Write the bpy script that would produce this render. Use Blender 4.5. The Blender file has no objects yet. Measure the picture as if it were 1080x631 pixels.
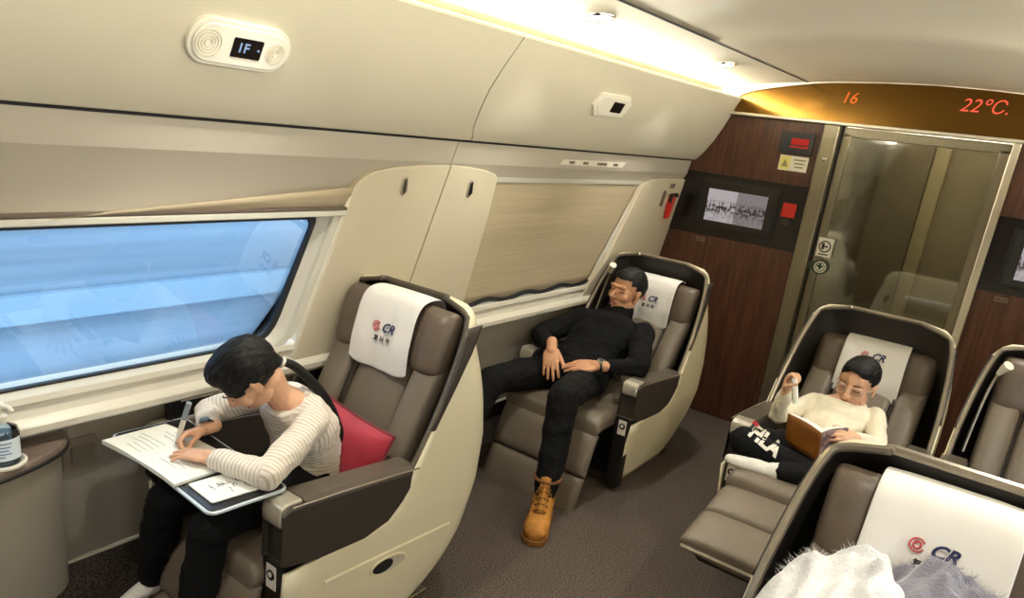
import bpy, bmesh, math, random
import numpy as np
from mathutils import Vector, Matrix, noise
random.seed(7)
SC = bpy.context.scene
COL = SC.collection
PI = math.pi

# ------------------------------------------------------------------ materials
def lin(h):
    if isinstance(h, str):
        h = h.lstrip('#'); c = [int(h[i:i+2], 16)/255 for i in (0, 2, 4)]
    else:
        c = [x/255 for x in h]
    return tuple((x/12.92 if x <= .04045 else ((x+.055)/1.055)**2.4) for x in c)

def mat(name, col, rough=.5, metal=0, spec=.5, bump=0, bscale=200, var=0, vscale=8, coat=0, emit=None, estr=1, stretch=None, col2=None, sheen=0):
    m = bpy.data.materials.new(name); m.use_nodes = True
    nt = m.node_tree; b = nt.nodes['Principled BSDF']
    c = lin(col)
    b.inputs['Base Color'].default_value = (*c, 1)
    b.inputs['Roughness'].default_value = rough
    b.inputs['Metallic'].default_value = metal
    b.inputs['Specular IOR Level'].default_value = spec
    b.inputs['Coat Weight'].default_value = coat
    b.inputs['Coat Roughness'].default_value = .08
    if sheen:
        b.inputs['Sheen Weight'].default_value = sheen
    tc = nt.nodes.new('ShaderNodeTexCoord')
    mp = nt.nodes.new('ShaderNodeMapping')
    nt.links.new(tc.outputs['Object'], mp.inputs['Vector'])
    if stretch: mp.inputs['Scale'].default_value = stretch
    if var or col2:
        n = nt.nodes.new('ShaderNodeTexNoise'); n.inputs['Scale'].default_value = vscale
        n.inputs['Detail'].default_value = 6
        nt.links.new(mp.outputs[0], n.inputs['Vector'])
        r = nt.nodes.new('ShaderNodeValToRGB')
        if col2:
            c2 = lin(col2); lo, hi = c, c2
        else:
            lo = tuple(x*(1-var) for x in c); hi = tuple(min(1, x*(1+var)) for x in c)
        r.color_ramp.elements[0].color = (*lo, 1); r.color_ramp.elements[1].color = (*hi, 1)
        r.color_ramp.elements[0].position = .35; r.color_ramp.elements[1].position = .65
        nt.links.new(n.outputs['Fac'], r.inputs['Fac'])
        nt.links.new(r.outputs['Color'], b.inputs['Base Color'])
    if bump:
        n2 = nt.nodes.new('ShaderNodeTexNoise'); n2.inputs['Scale'].default_value = bscale
        n2.inputs['Detail'].default_value = 3
        nt.links.new(mp.outputs[0], n2.inputs['Vector'])
        bp = nt.nodes.new('ShaderNodeBump'); bp.inputs['Strength'].default_value = bump
        bp.inputs['Distance'].default_value = .004
        nt.links.new(n2.outputs['Fac'], bp.inputs['Height'])
        nt.links.new(bp.outputs['Normal'], b.inputs['Normal'])
    if emit:
        b.inputs['Emission Color'].default_value = (*lin(emit), 1)
        b.inputs['Emission Strength'].default_value = estr
    return m

M = {}
M['rack'] = mat('rack_panel', '#cdc6b2', .42, var=.02, vscale=2)
M['wallcream'] = mat('wall_panel_cream', '#cfc5ad', .45, var=.02, vscale=3)
M['header'] = mat('header_panel', '#b3ab9c', .5, var=.02, vscale=2)
M['ceil'] = mat('ceiling_panel', '#d6cdb9', .5, var=.015, vscale=1.5)
M['ceilmid'] = mat('ceiling_middle', '#cdc5b4', .45, var=.015, vscale=1.5)
M['lower'] = mat('lower_wall_grey', '#8c8579', .5, var=.05, vscale=4, stretch=(1, 1, .3))
M['sill'] = mat('sill_cream', '#dcd6c6', .35, var=.02)
M['frame'] = mat('window_frame', '#d2cfc2', .35)
M['gasket'] = mat('rubber_gasket', '#141820', .4)
M['blind'] = mat('roller_blind', '#b7a98d', .8, bump=.35, bscale=90, stretch=(1, .05, 3), var=.05, vscale=30)
M['dark'] = mat('dark_gap', '#14110f', .7)
M['carpet'] = mat('carpet', '#352e2a', 1, spec=.1, bump=1, bscale=300, col2='#71665d', vscale=170)
M['wood'] = mat('dark_wood_veneer', '#40261a', .38, spec=.4, col2='#58382a', vscale=7, stretch=(9, 9, .5))
M['black'] = mat('black_panel', '#120d0c', .25, spec=.5)
M['blackmat'] = mat('black_plastic', '#15120f', .45)
M['metal'] = mat('brushed_pillar', '#857d69', .34, metal=.75, var=.05, vscale=10, stretch=(8, 8, .2))
M['trimmetal'] = mat('bright_trim', '#cfc7b4', .3, metal=.6)
M['sign'] = mat('sign_board_lacquer', '#71501f', .14, metal=.9, spec=.6, var=.06, vscale=4, stretch=(.6, 6, 6))
M['shell'] = mat('shell_cream', '#efe6c8', .32, coat=.25, var=.015, vscale=3)
M['lining'] = mat('shell_lining', '#282420', .55, bump=.1, bscale=300)
M['rimdark'] = mat('rim_bronze', '#5f564b', .35, metal=.4)
M['rim'] = mat('rim_silver', '#948b7c', .3, metal=.6)
M['leather'] = mat('seat_leather', '#726759', .42, bump=.25, bscale=160, var=.06, vscale=6, spec=.45)
M['leatherd'] = mat('headrest_leather', '#625549', .42, bump=.25, bscale=160, var=.06, vscale=6, spec=.45)
M['arm'] = mat('armrest_grey', '#3a342f', .38, bump=.05, bscale=300, spec=.5)
M['armtop'] = mat('armrest_top', '#554c43', .35, var=.05, spec=.5)
M['silver'] = mat('silver_cap', '#c9c3b4', .28, metal=.6)
M['chrome'] = mat('chrome', '#d5d5d5', .15, metal=1)
M['cloth'] = mat('white_cloth', '#e9e5df', .85, bump=.2, bscale=400)
M['red'] = mat('red_velvet', '#a3142f', .6, bump=.25, bscale=250, sheen=.4, var=.08)
M['white'] = mat('white_plastic', '#e6e1d3', .4)
M['paper'] = mat('paper', '#eeeee6', .8, var=.015)
M['ink'] = mat('ink', '#23222a', .7)
M['inkblue'] = mat('ink_navy', '#1d2350', .6)
M['inkred'] = mat('ink_red', '#c0293a', .6)
M['redpl'] = mat('red_plastic', '#c42418', .4)
M['skin'] = mat('skin', '#c99573', .5, spec=.35, var=.04, vscale=30)
M['skinlip'] = mat('lips', '#a9655a', .5)
M['skinkid'] = mat('skin_child', '#d8a98a', .5, spec=.35, var=.03, vscale=30)
M['hair'] = mat('black_hair', '#0a0807', .5, spec=.35, bump=.5, bscale=120, stretch=(3, 3, .3))
M['blackknit'] = mat('black_knit', '#0b0b0d', .9, bump=.3, bscale=300, spec=.2)
M['blackpants'] = mat('black_trousers', '#08080a', .85, bump=.2, bscale=250, spec=.25)
M['sock'] = mat('white_sock', '#e4e1da', .9, bump=.4, bscale=300)
M['boot'] = mat('tan_nubuck', '#b0762c', .75, bump=.3, bscale=180, var=.12, vscale=20)
M['bootsole'] = mat('boot_sole', '#8a5a26', .7)
M['bootcuff'] = mat('boot_cuff', '#6e431b', .7, bump=.2)
M['creamshirt'] = mat('cream_shirt', '#e2d9c2', .85, bump=.3, bscale=260, sheen=.15)
M['tableblk'] = mat('tray_black', '#1d1c1d', .3)
M['bookcover'] = mat('book_cover', '#7d4a12', .45, var=.08)

def stripes_mat():
    m = mat('striped_knit', '#e0d5c4', .85, bump=.3, bscale=260, sheen=.15)
    nt = m.node_tree; b = nt.nodes['Principled BSDF']
    at = nt.nodes.new('ShaderNodeAttribute'); at.attribute_name = 'band'
    mu = nt.nodes.new('ShaderNodeMath'); mu.operation = 'MULTIPLY'; mu.inputs[1].default_value = 2*PI/.0125
    sn = nt.nodes.new('ShaderNodeMath'); sn.operation = 'SINE'
    rp = nt.nodes.new('ShaderNodeValToRGB')
    rp.color_ramp.elements[0].position = .62; rp.color_ramp.elements[1].position = .8
    rp.color_ramp.elements[0].color = (*lin('#e9e1d7'), 1); rp.color_ramp.elements[1].color = (*lin('#cabba9'), 1)
    mr = nt.nodes.new('ShaderNodeMapRange'); mr.inputs[1].default_value = -1; mr.inputs[2].default_value = 1
    nt.links.new(at.outputs['Fac'], mu.inputs[0]); nt.links.new(mu.outputs[0], sn.inputs[0])
    nt.links.new(sn.outputs[0], mr.inputs[0]); nt.links.new(mr.outputs[0], rp.inputs[0])
    nt.links.new(rp.outputs[0], b.inputs['Base Color'])
    return m
M['striped'] = stripes_mat()

def glow(name, col, s):
    m = bpy.data.materials.new(name); m.use_nodes = True
    nt = m.node_tree; nt.nodes.clear()
    o = nt.nodes.new('ShaderNodeOutputMaterial'); e = nt.nodes.new('ShaderNodeEmission')
    e.inputs[0].default_value = (*lin(col), 1); e.inputs[1].default_value = s
    nt.links.new(e.outputs[0], o.inputs[0]); return m
M['led'] = glow('led_orange', '#ff7a30', 1.1)
M['ledorange'] = glow('led_red_orange', '#ff6246', 1.1)
M['ledred'] = glow('led_red', '#e8382c', .6)
M['ledblue'] = glow('display_white_blue', '#a9c4e8', .9)

def clearglass(name, tint, refl=.12, rough=0):
    m = bpy.data.materials.new(name); m.use_nodes = True
    nt = m.node_tree; nt.nodes.clear()
    o = nt.nodes.new('ShaderNodeOutputMaterial')
    t = nt.nodes.new('ShaderNodeBsdfTransparent'); t.inputs[0].default_value = (*lin(tint), 1)
    g = nt.nodes.new('ShaderNodeBsdfGlossy'); g.inputs['Roughness'].default_value = rough
    f = nt.nodes.new('ShaderNodeFresnel'); f.inputs[0].default_value = 1.45
    ad = nt.nodes.new('ShaderNodeMath'); ad.operation = 'MULTIPLY_ADD'; ad.inputs[1].default_value = 1; ad.inputs[2].default_value = refl
    mx = nt.nodes.new('ShaderNodeMixShader')
    nt.links.new(f.outputs[0], ad.inputs[0]); nt.links.new(ad.outputs[0], mx.inputs[0])
    nt.links.new(t.outputs[0], mx.inputs[1]); nt.links.new(g.outputs[0], mx.inputs[2]); nt.links.new(mx.outputs[0], o.inputs[0])
    return m
M['winglass'] = clearglass('window_glass', '#e2ebf2', .0)
M['doorglass'] = clearglass('door_glass', '#8f8d80', .14, .05)
M['bottleplastic'] = clearglass('clear_bottle', '#d3e4f2', .06, .05)
M['lens'] = clearglass('spectacle_lens', '#f2f4f4', .02)

def screen_mat():
    m = bpy.data.materials.new('screen_picture'); m.use_nodes = True
    nt = m.node_tree; b = nt.nodes['Principled BSDF']
    b.inputs['Base Color'].default_value = (.01, .01, .01, 1); b.inputs['Roughness'].default_value = .2
    tc = nt.nodes.new('ShaderNodeTexCoord'); sx = nt.nodes.new('ShaderNodeSeparateXYZ')
    nt.links.new(tc.outputs['Generated'], sx.inputs[0])
    n = nt.nodes.new('ShaderNodeTexNoise'); n.inputs['Scale'].default_value = 9; n.inputs['Detail'].default_value = 8
    mp = nt.nodes.new('ShaderNodeMapping'); mp.inputs['Scale'].default_value = (2.2, 1, .9)
    nt.links.new(tc.outputs['Generated'], mp.inputs[0]); nt.links.new(mp.outputs[0], n.inputs['Vector'])
    # dark figures in a band of the picture, light haze above and below
    band = nt.nodes.new('ShaderNodeValToRGB'); cr = band.color_ramp
    cr.elements[0].position = .0; cr.elements[0].color = (.15, .15, .15, 1)
    cr.elements[1].position = 1; cr.elements[1].color = (.0, .0, .0, 1)
    for p, v in ((.2, .3), (.36, 1), (.56, 1), (.68, .05)):
        e = cr.elements.new(p); e.color = (v, v, v, 1)
    nt.links.new(sx.outputs['Z'], band.inputs[0])
    rp = nt.nodes.new('ShaderNodeValToRGB'); rp.color_ramp.elements[0].position = .44; rp.color_ramp.elements[1].position = .54
    nt.links.new(n.outputs['Fac'], rp.inputs[0])
    mul = nt.nodes.new('ShaderNodeMath'); mul.operation = 'MULTIPLY'
    nt.links.new(band.outputs[0], mul.inputs[0]); nt.links.new(rp.outputs[0], mul.inputs[1])
    half = nt.nodes.new('ShaderNodeMath'); half.operation = 'GREATER_THAN'; half.inputs[1].default_value = .5
    nt.links.new(sx.outputs['X'], half.inputs[0])
    top = nt.nodes.new('ShaderNodeMixRGB'); top.inputs[1].default_value = (.72, .66, .68, 1); top.inputs[2].default_value = (.36, .31, .32, 1)
    nt.links.new(half.outputs[0], top.inputs[0])
    mx = nt.nodes.new('ShaderNodeMixRGB'); mx.inputs[2].default_value = (.05, .04, .04, 1)
    nt.links.new(mul.outputs[0], mx.inputs[0]); nt.links.new(top.outputs[0], mx.inputs[1])
    nt.links.new(mx.outputs[0], b.inputs['Emission Color']); b.inputs['Emission Strength'].default_value = .55
    return m
M['screen'] = screen_mat()

# ------------------------------------------------------------------ mesh helpers
class MB:
    def __init__(s): s.v = []; s.f = []; s.m = []
    def add(s, vs, fs, mi=0):
        o = len(s.v); s.v += [tuple(map(float, v)) for v in vs]
        s.f += [tuple(i+o for i in f) for f in fs]; s.m += [mi]*len(fs); return s
    def box(s, c, d, R=None, mi=0):
        hx, hy, hz = d[0]/2, d[1]/2, d[2]/2
        vs = [Vector((x, y, z)) for x in (-hx, hx) for y in (-hy, hy) for z in (-hz, hz)]
        if R is not None: vs = [R @ v for v in vs]
        c = Vector(c)
        return s.add([v+c for v in vs], [(0, 1, 3, 2), (4, 6, 7, 5), (0, 4, 5, 1), (2, 3, 7, 6), (0, 2, 6, 4), (1, 5, 7, 3)], mi)
    def ext(s, poly, fa, fb, mi=0):
        """prism: poly of 2D points, fa / fb map (u,v) to the two faces"""
        n = len(poly); a = [fa(*p) for p in poly]; b = [fb(*p) for p in poly]
        return s.add(a+b, [tuple(range(n))[::-1], tuple(range(n, 2*n))]+[(i, (i+1) % n, n+(i+1) % n, n+i) for i in range(n)], mi)
    def loft(s, rings, cap=True, closed=True, mi=0):
        n = len(rings[0]); vs = [p for r in rings for p in r]; fs = []
        for k in range(len(rings)-1):
            for i in range(n if closed else n-1):
                j = (i+1) % n; fs.append((k*n+i, k*n+j, (k+1)*n+j, (k+1)*n+i))
        if cap: fs.append(tuple(range(n))[::-1]); fs.append(tuple((len(rings)-1)*n+i for i in range(n)))
        return s.add(vs, fs, mi)
    def tube(s, path, r, n=10, mi=0, flat=1, up=None, closed=False):
        path = [Vector(p) for p in path]; rings = []; L = len(path); prev = None
        for i, p in enumerate(path):
            if closed: t = (path[(i+1) % L]-path[i-1])
            else: t = (path[min(i+1, L-1)]-path[max(i-1, 0)])
            t = t.normalized()
            if up is not None: a = Vector(up)
            elif prev is None: a = Vector((0, 0, 1)) if abs(t.z) < .9 else Vector((1, 0, 0))
            else: a = prev
            a = (a-t*a.dot(t)).normalized(); b = t.cross(a); prev = a
            rr = r[i] if isinstance(r, (list, tuple)) else r
            rings.append([p+a*(rr*math.cos(2*PI*k/n))+b*(rr*flat*math.sin(2*PI*k/n)) for k in range(n)])
        if closed: rings.append(rings[0])
        return s.loft(rings, cap=not closed, mi=mi)
    def lathe(s, prof, c=(0, 0, 0), n=24, mi=0, ax=None):
        c = Vector(c); A = ax if ax is not None else Matrix.Identity(3)
        rings = [[c+A @ Vector((r*math.cos(2*PI*k/n), r*math.sin(2*PI*k/n), z)) for k in range(n)] for r, z in prof]
        return s.loft(rings, mi=mi)
    def ell(s, c, rad, R=None, n=16, m=10, mi=0, e=1.0):
        c = Vector(c); rings = []
        sg = lambda x: math.copysign(abs(x)**e, x)
        for j in range(m+1):
            a = -PI/2+PI*j/m; ca, sa = sg(math.cos(a)), sg(math.sin(a))
            if j in (0, m): ca = 1e-4
            ring = []
            for k in range(n):
                t = 2*PI*k/n; v = Vector((rad[0]*ca*sg(math.cos(t)), rad[1]*ca*sg(math.sin(t)), rad[2]*sa))
                if R is not None: v = R @ v
                ring.append(c+v)
            rings.append(ring)
        return s.loft(rings, mi=mi)
    def grid(s, rows, mi=0):
        return s.loft(rows, cap=False, closed=False, mi=mi)

LOC = {}
def obj(name, mb, mats, parent=None, smooth=True, bevel=0, seg=2, sub=0, solid=0, world=True, ang=35, soff=-1):
    me = bpy.data.meshes.new(name)
    vs = mb.v
    if parent is not None and world and parent.name in LOC:
        l = LOC[parent.name]; vs = [(x-l[0], y-l[1], z-l[2]) for x, y, z in vs]
    me.from_pydata(vs, [], mb.f); me.update()
    if not isinstance(mats, (list, tuple)): mats = [mats]
    for m in mats: me.materials.append(M[m] if isinstance(m, str) else m)
    for p, mi in zip(me.polygons, mb.m): p.material_index = mi
    bm = bmesh.new(); bm.from_mesh(me); bmesh.ops.recalc_face_normals(bm, faces=bm.faces); bm.to_mesh(me); bm.free()
    if smooth:
        me.polygons.foreach_set('use_smooth', [True]*len(me.polygons))
        if not sub and not bevel: me.set_sharp_from_angle(angle=math.radians(ang))
    o = bpy.data.objects.new(name, me); COL.objects.link(o)
    if parent is not None: o.parent = parent
    if solid:
        md = o.modifiers.new('s', 'SOLIDIFY'); md.thickness = solid; md.offset = soff
    if bevel:
        md = o.modifiers.new('b', 'BEVEL'); md.width = bevel; md.segments = seg; md.limit_method = 'ANGLE'; md.angle_limit = math.radians(30); md.harden_normals = True
    if sub:
        md = o.modifiers.new('u', 'SUBSURF'); md.levels = sub; md.render_levels = sub
    return o

def tag(o, label, cat, group=None, kind=None):
    o['label'] = label; o['category'] = cat
    if group: o['group'] = group
    if kind: o['kind'] = kind
    return o

def recenter(o):
    """origin of a one-mesh thing to the middle of its base"""
    me = o.data; n = len(me.vertices); a = np.empty(n*3); me.vertices.foreach_get('co', a); a = a.reshape(-1, 3)
    c = np.array([(a[:, 0].min()+a[:, 0].max())/2, (a[:, 1].min()+a[:, 1].max())/2, a[:, 2].min()])
    me.vertices.foreach_set('co', (a-c).ravel()); me.update(); o.location = c; LOC[o.name] = tuple(c); return o

def thing(name, mb, mats, label, cat, group=None, **k):
    return recenter(tag(obj(name, mb, mats, **k), label, cat, group))

def empty(name, loc, label, cat, group=None):
    o = bpy.data.objects.new(name, None); COL.objects.link(o); o.location = loc; o.empty_display_size = .1
    LOC[o.name] = tuple(loc); return tag(o, label, cat, group)

def struct(name, mb, mats, parent=None, **k):
    o = obj(name, mb, mats, parent, **k)
    if parent is None: o['kind'] = 'structure'
    return o

def text(s, size, shear=0, bold=0):
    """glyph outlines as 2D triangles, centred"""
    c = bpy.data.curves.new('t', 'FONT'); c.body = s; c.size = size; c.shear = shear; c.offset = bold
    c.align_x = 'CENTER'; c.align_y = 'CENTER'; c.resolution_u = 3
    o = bpy.data.objects.new('t', c); COL.objects.link(o)
    bpy.context.view_layer.update()
    dg = bpy.context.evaluated_depsgraph_get()
    me = bpy.data.meshes.new_from_object(o.evaluated_get(dg))
    vs = [tuple(v.co) for v in me.vertices]; fs = [tuple(p.vertices) for p in me.polygons]
    bpy.data.objects.remove(o); bpy.data.curves.remove(c); bpy.data.meshes.remove(me)
    return vs, fs

def put_text(mb, s, size, o, ex, ey, h=.001, shear=0, bold=0, mi=0, curve=None):
    vs, fs = text(s, size, shear, bold); o = Vector(o); ex = Vector(ex).normalized(); ey = Vector(ey).normalized(); n = ex.cross(ey)
    f = curve or (lambda x, y: o+ex*x+ey*y)
    mb.add([f(x, y)+n*h for x, y, z in vs], fs, mi); return mb

def rrect(w, h, r, n=5):
    pts = []
    for cx, cy, a0 in ((w/2-r, h/2-r, 0), (-w/2+r, h/2-r, PI/2), (-w/2+r, -h/2+r, PI), (w/2-r, -h/2+r, 1.5*PI)):
        for k in range(n+1):
            a = a0+PI/2*k/n; pts.append((cx+r*math.cos(a), cy+r*math.sin(a)))
    return pts

def plate(mb, poly, o, ex, ey, h0, h1, mi=0):
    o = Vector(o); ex = Vector(ex).normalized(); ey = Vector(ey).normalized(); n = ex.cross(ey)
    return mb.ext(poly, lambda u, v: o+ex*u+ey*v+n*h0, lambda u, v: o+ex*u+ey*v+n*h1, mi)

def densify(pts, n):
    pts = [Vector(p) for p in pts]; out = []
    for i in range(len(pts)-1):
        p0 = pts[max(i-1, 0)]; p1 = pts[i]; p2 = pts[i+1]; p3 = pts[min(i+2, len(pts)-1)]
        for k in range(n):
            t = k/n
            out.append(.5*((2*p1)+(p2-p0)*t+(2*p0-5*p1+4*p2-p3)*t*t+(3*p1-p0-3*p2+p3)*t**3))
    out.append(pts[-1]); return out
# ------------------------------------------------------------------ the carriage
YB = 4.53                       # bulkhead
YR = -1.3                       # wall behind the photographer
XC = -.65                       # middle of the car
mir = lambda x: 2*XC-x

b = MB().box(((-2.3+1.0)/2, (YR+6.2)/2, -.02), (3.3, 6.2-YR, .04)); struct('floor', b, 'carpet')

def XW(z): return -1.985+.16*(z-1.18)       # face of the side wall leans in towards the roof
def wp(y, z, d=0): return (XW(z)-d, y, z)     # point on it, d deeper

# lower grey wall with a recessed dark foot and a pale line along its bottom edge
b = MB().ext([(-2.115, .255), (-2.10, .735), (-2.15, .735), (-2.16, .255)], lambda x, z: (x, YR, z), lambda x, z: (x, YB, z))
struct('wall_left', b, 'lower', smooth=False)
b = MB().ext([(-2.19, 0), (-2.14, 0), (-2.15, .26), (-2.19, .26)], lambda x, z: (x, YR, z), lambda x, z: (x, YB, z))
struct('baseboard_left', b, 'carpet', smooth=False)
b = MB().box((-2.112, (YR+YB)/2, .254), (.012, YB-YR, .009)); struct('trim_1', b, 'sill')
# outer skin so no light leaks in
b = MB().box((-2.24, (YR+YB)/2, .33), (.04, YB-YR, .7)); b.box((-2.13, (YR+YB)/2, 1.86), (.04, YB-YR, .72))
struct('wall_left_outer', b, 'dark', smooth=False)
for y0, y1 in ((1.74, 2.48), (4.0, YB)):
    b = MB().box((-2.14, (y0+y1)/2, 1.1), (.02, y1-y0, .95)); struct('wall_left_inner', b, 'frame', smooth=False)

# window ledge
prof = [(-2.16, .852), (-2.06, .852), (-2.043, .845), (-2.04, .828), (-2.052, .816), (-2.05, .803), (-2.046, .785), (-2.028, .772), (-2.022, .764), (-2.024, .745), (-2.035, .736), (-2.10, .728), (-2.16, .728)]
b = MB().ext(prof, lambda x, z: (x, YR, z), lambda x, z: (x, YB, z)); struct('trim_2', b, 'sill', ang=25)

# header above the windows: light lip, then a darker soffit going back to the blinds
prof = [(-1.915, 1.598), (-1.922, 1.56), (-1.93, 1.515), (-1.945, 1.49), (-1.985, 1.40), (-1.99, 1.335), (-2.12, 1.335), (-2.12, 1.598)]
for ya, yb_ in ((YR, 2.248), (2.252, YB)):
    b = MB().ext(prof, lambda x, z: (x, ya-(1.6-z)*.21*(ya > 0), z), lambda x, z: (x, yb_-(1.6-z)*.21*(yb_ < 4), z)); struct('wall_left_header', b, 'header', ang=20)
b = MB().box((-1.99, (YR+YB)/2, 1.60), (.13, YB-YR, .02)); struct('trim_6', b, 'dark')

# ---- window pillars: one-piece cream cladding with rounded shoulders, parted by a seam
def pillar(name, poly, d=.0, th=.05, m='wallcream'):
    b = MB().ext(poly, lambda y, z: wp(y, z, d-.006), lambda y, z: wp(y, z, d+th)); return struct(name, b, m, bevel=.006)
SE = lambda z: 2.232-(1.5-z)*.21       # the seam is a touch off the vertical
zs = (1.49, 1.3, 1.0, .72)
left = [(1.752, 1.415), (1.775, 1.445), (1.83, 1.474), (1.92, 1.49), (2.05, 1.501)]
pl = [(SE(z)-.003, z) for z in reversed(zs)]
poly = left+[(SE(1.507)-.003, 1.507)]+[(SE(z)-.003, z) for z in zs]+[(1.585, .72), (1.60, .80)]
pillar('wall_left_pillar', poly)
poly = [(SE(z)+.003, z) for z in reversed(zs)]+[(SE(1.507)+.003, 1.507), (2.36, 1.502), (2.47, 1.49), (2.535, 1.475), (2.553, 1.45), (2.55, 1.3), (2.53, 1.05), (2.52, .90), (2.52, .72)]
pillar('wall_left_pillar', poly)
poly = [(3.60, .72), (3.67, .86), (3.79, .99), (3.945, 1.425), (3.97, 1.45), (4.05, 1.468), (4.18, 1.478), (4.40, 1.48), (YB, 1.48), (YB, .72)]
pillar('wall_left_pillar', poly)
# cladding below the blinds' side rails
# ---- window 1
def slanted(y0, z0, y1, z1, z): return y0+(y1-y0)*(z-z0)/(z1-z0)
def window(name, outer, glass, outer_d, glass_d, mats, zin=None):
    """outer / glass: outlines in the wall plane with equal point counts; reveal lofted between"""
    w = bpy.data.objects.new(name, None); COL.objects.link(w); w['kind'] = 'structure'
    b = MB(); n = len(outer)
    mid = [((a[0]*.5+c[0]*.5), (a[1]*.5+c[1]*.5)) for a, c in zip(outer, glass)]
    mid2 = [((a[0]*.45+c[0]*.55), (a[1]*.45+c[1]*.55)) for a, c in zip(outer, glass)]
    rings = [[wp(y, z, outer_d+.03) for y, z in outer], [wp(y, z, outer_d) for y, z in outer], [wp(y, z, outer_d+.004) for y, z in mid], [wp(y, z, outer_d+.018) for y, z in mid2], [wp(y, z, glass_d) for y, z in glass]]
    b.loft(rings, cap=False); obj('window_frame', b, 'frame', w, ang=30)
    cy = sum(p[0] for p in glass)/n; cz = sum(p[1] for p in glass)/n
    sm = [(y-(.02 if y > cy else -.02), z-(.016 if z > cz else -.016)) for y, z in glass]
    b = MB().loft([[wp(y, z, glass_d-.004) for y, z in glass], [wp(y, z, glass_d-.006) for y, z in sm], [wp(y, z, glass_d+.01) for y, z in sm]], cap=False)
    obj('gasket', b, 'gasket', w)
    b = MB().ext(glass, lambda y, z: wp(y, z, glass_d+.006), lambda y, z: wp(y, z, glass_d+.010)); obj('pane', b, 'winglass', w, smooth=False)
    return w
def rquad(p, r, n=5):
    """rounded quad: p = 4 corners (tl, tr, br, bl), r radius per corner"""
    out = []
    for i in range(4):
        a = Vector(p[i-1]); c = Vector(p[i]); d = Vector(p[(i+1) % 4])
        s = c+(a-c).normalized()*r[i]; e = c+(d-c).normalized()*r[i]
        for k in range(n+1):
            t = k/n; q = s*(1-t)**2+c*2*t*(1-t)+e*t*t; out.append((q.x, q.y))
    return out
outer = rquad([(-.75, 1.345), (1.74, 1.345), (1.595, .832), (-.75, .832)], [.05, .03, .13, .05])
glass = rquad([(-.65, 1.315), (1.66, 1.315), (1.525, .845), (-.65, .845)], [.08, .04, .11, .08])
window('window_1', outer, glass, .005, .05, None)
# moulding down the right side of the frame
b = MB().tube([wp(1.752, 1.40, .004), wp(1.715, 1.28, .004), wp(1.595, .80, .004)], .008, n=8); struct('trim_3', b, 'sill')
outer = rquad([(2.50, 1.46), (4.0, 1.46), (3.72, .77), (2.50, .77)], [.02, .02, .08, .08])
glass = rquad([(2.56, 1.42), (3.93, 1.42), (3.62, .825), (2.56, .825)], [.04, .04, .08, .08])
window('window_2', outer, glass, .012, .055, None)

# ---- roller blinds
e = empty('roller_blind', (XW(1.35), 1.0, 1.31), 'beige roller blind rolled up above the big blue window', 'blind', 'roller blinds')
prof = [(-.0, 0), (1, 1)]
b = MB()
ys = np.linspace(-.7, 1.745, 24)
def bl_top(y): return 1.318+.097*max(0, min(1, (y-.6)/1.15))+.004
rows = []
for k in range(4):
    t = k/3; rows.append([wp(y, 1.335*(1-t)+bl_top(y)*t, .016-.018*math.sin(t*PI/2)+.006*(1-t)) for y in ys])
b.grid(rows); obj('blind_fabric', b, 'blind', e, solid=.006)
b = MB().box((XW(1.33)-.006, .52, 1.326), (.022, 2.45, .02)); obj('bottom_bar', b, 'frame', e, bevel=.004)
b = MB().box((XW(1.34)-.004, .52, 1.343), (.018, 2.45, .012)); obj('rail', b, 'leatherd', e, bevel=.003)
e = empty('roller_blind', (XW(1.1), 3.2, .84), 'beige roller blind pulled down behind the sleeping man', 'blind', 'roller blinds')
b = MB(); rows = []
for i in range(13):
    z = 1.47-(1.47-.855)*i/12; y1 = slanted(3.96, 1.44, 3.70, .90, z); row = []
    for k in range(40):
        y = 2.52+(y1-2.52)*k/39
        row.append(wp(y, z+(.010*math.sin(y*19)-.004 if i == 12 else 0), .028+.002*math.sin(z*40)))
    rows.append(row)
b.grid(rows); obj('blind_fabric', b, 'blind', e, solid=.003)
b = MB().tube([wp(2.55+1.13*k/30, .862+.010*math.sin((2.55+1.13*k/30)*19), .024) for k in range(31)], .012, n=8); obj('hem_bar', b, 'gasket', e)  # bar thickened and darkened to stand for the dark glass below the blind

# ---- overhead panels (two, parted by a seam) with the lip that hides the cove light
RP = [(-1.93, 1.612), (-1.905, 1.607), (-1.892, 1.609), (-1.875, 1.625), (-1.845, 1.662), (-1.80, 1.728), (-1.762, 1.80), (-1.727, 1.875), (-1.70, 1.935), (-1.682, 1.972), (-1.672, 1.990), (-1.674, 2.0), (-1.685, 2.004), (-1.74, 2.002), (-1.74, 1.985), (-1.95, 1.70)]
def seamY(z): return float(np.interp(z, [1.6, 1.612, 1.66, 1.72, 1.78, 1.85, 1.908, 1.987], [2.30, 2.295, 2.245, 2.22, 2.21, 2.222, 2.244, 2.269]))
def rackpanel(y0, y1, label, side=1):
    f = (lambda x: x) if side > 0 else mir
    n = 12; rings = []
    for k in range(n+1):
        t = k/n; ring = []
        for x, z in RP:
            a = y0(z) if callable(y0) else y0; c = y1(z) if callable(y1) else y1
            ring.append((f(x), a+(c-a)*t, z))
        rings.append(ring)
    b = MB().loft(rings)
    return thing('overhead_panel', b, 'rack', label, 'overhead panel', 'overhead luggage panels', ang=28)
rackpanel(YR, lambda z: seamY(z)-.003, 'curved cream overhead panel carrying the lit seat number over the writing girl')
rackpanel(lambda z: seamY(z)+.003, YB, 'curved cream overhead panel above the closed blind, ending at the bulkhead')
b = MB().loft([[(mir(x), y, z) for x, z in RP] for y in (YR, YB)]); struct('wall_right_overhead', b, 'rack', ang=28)

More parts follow.
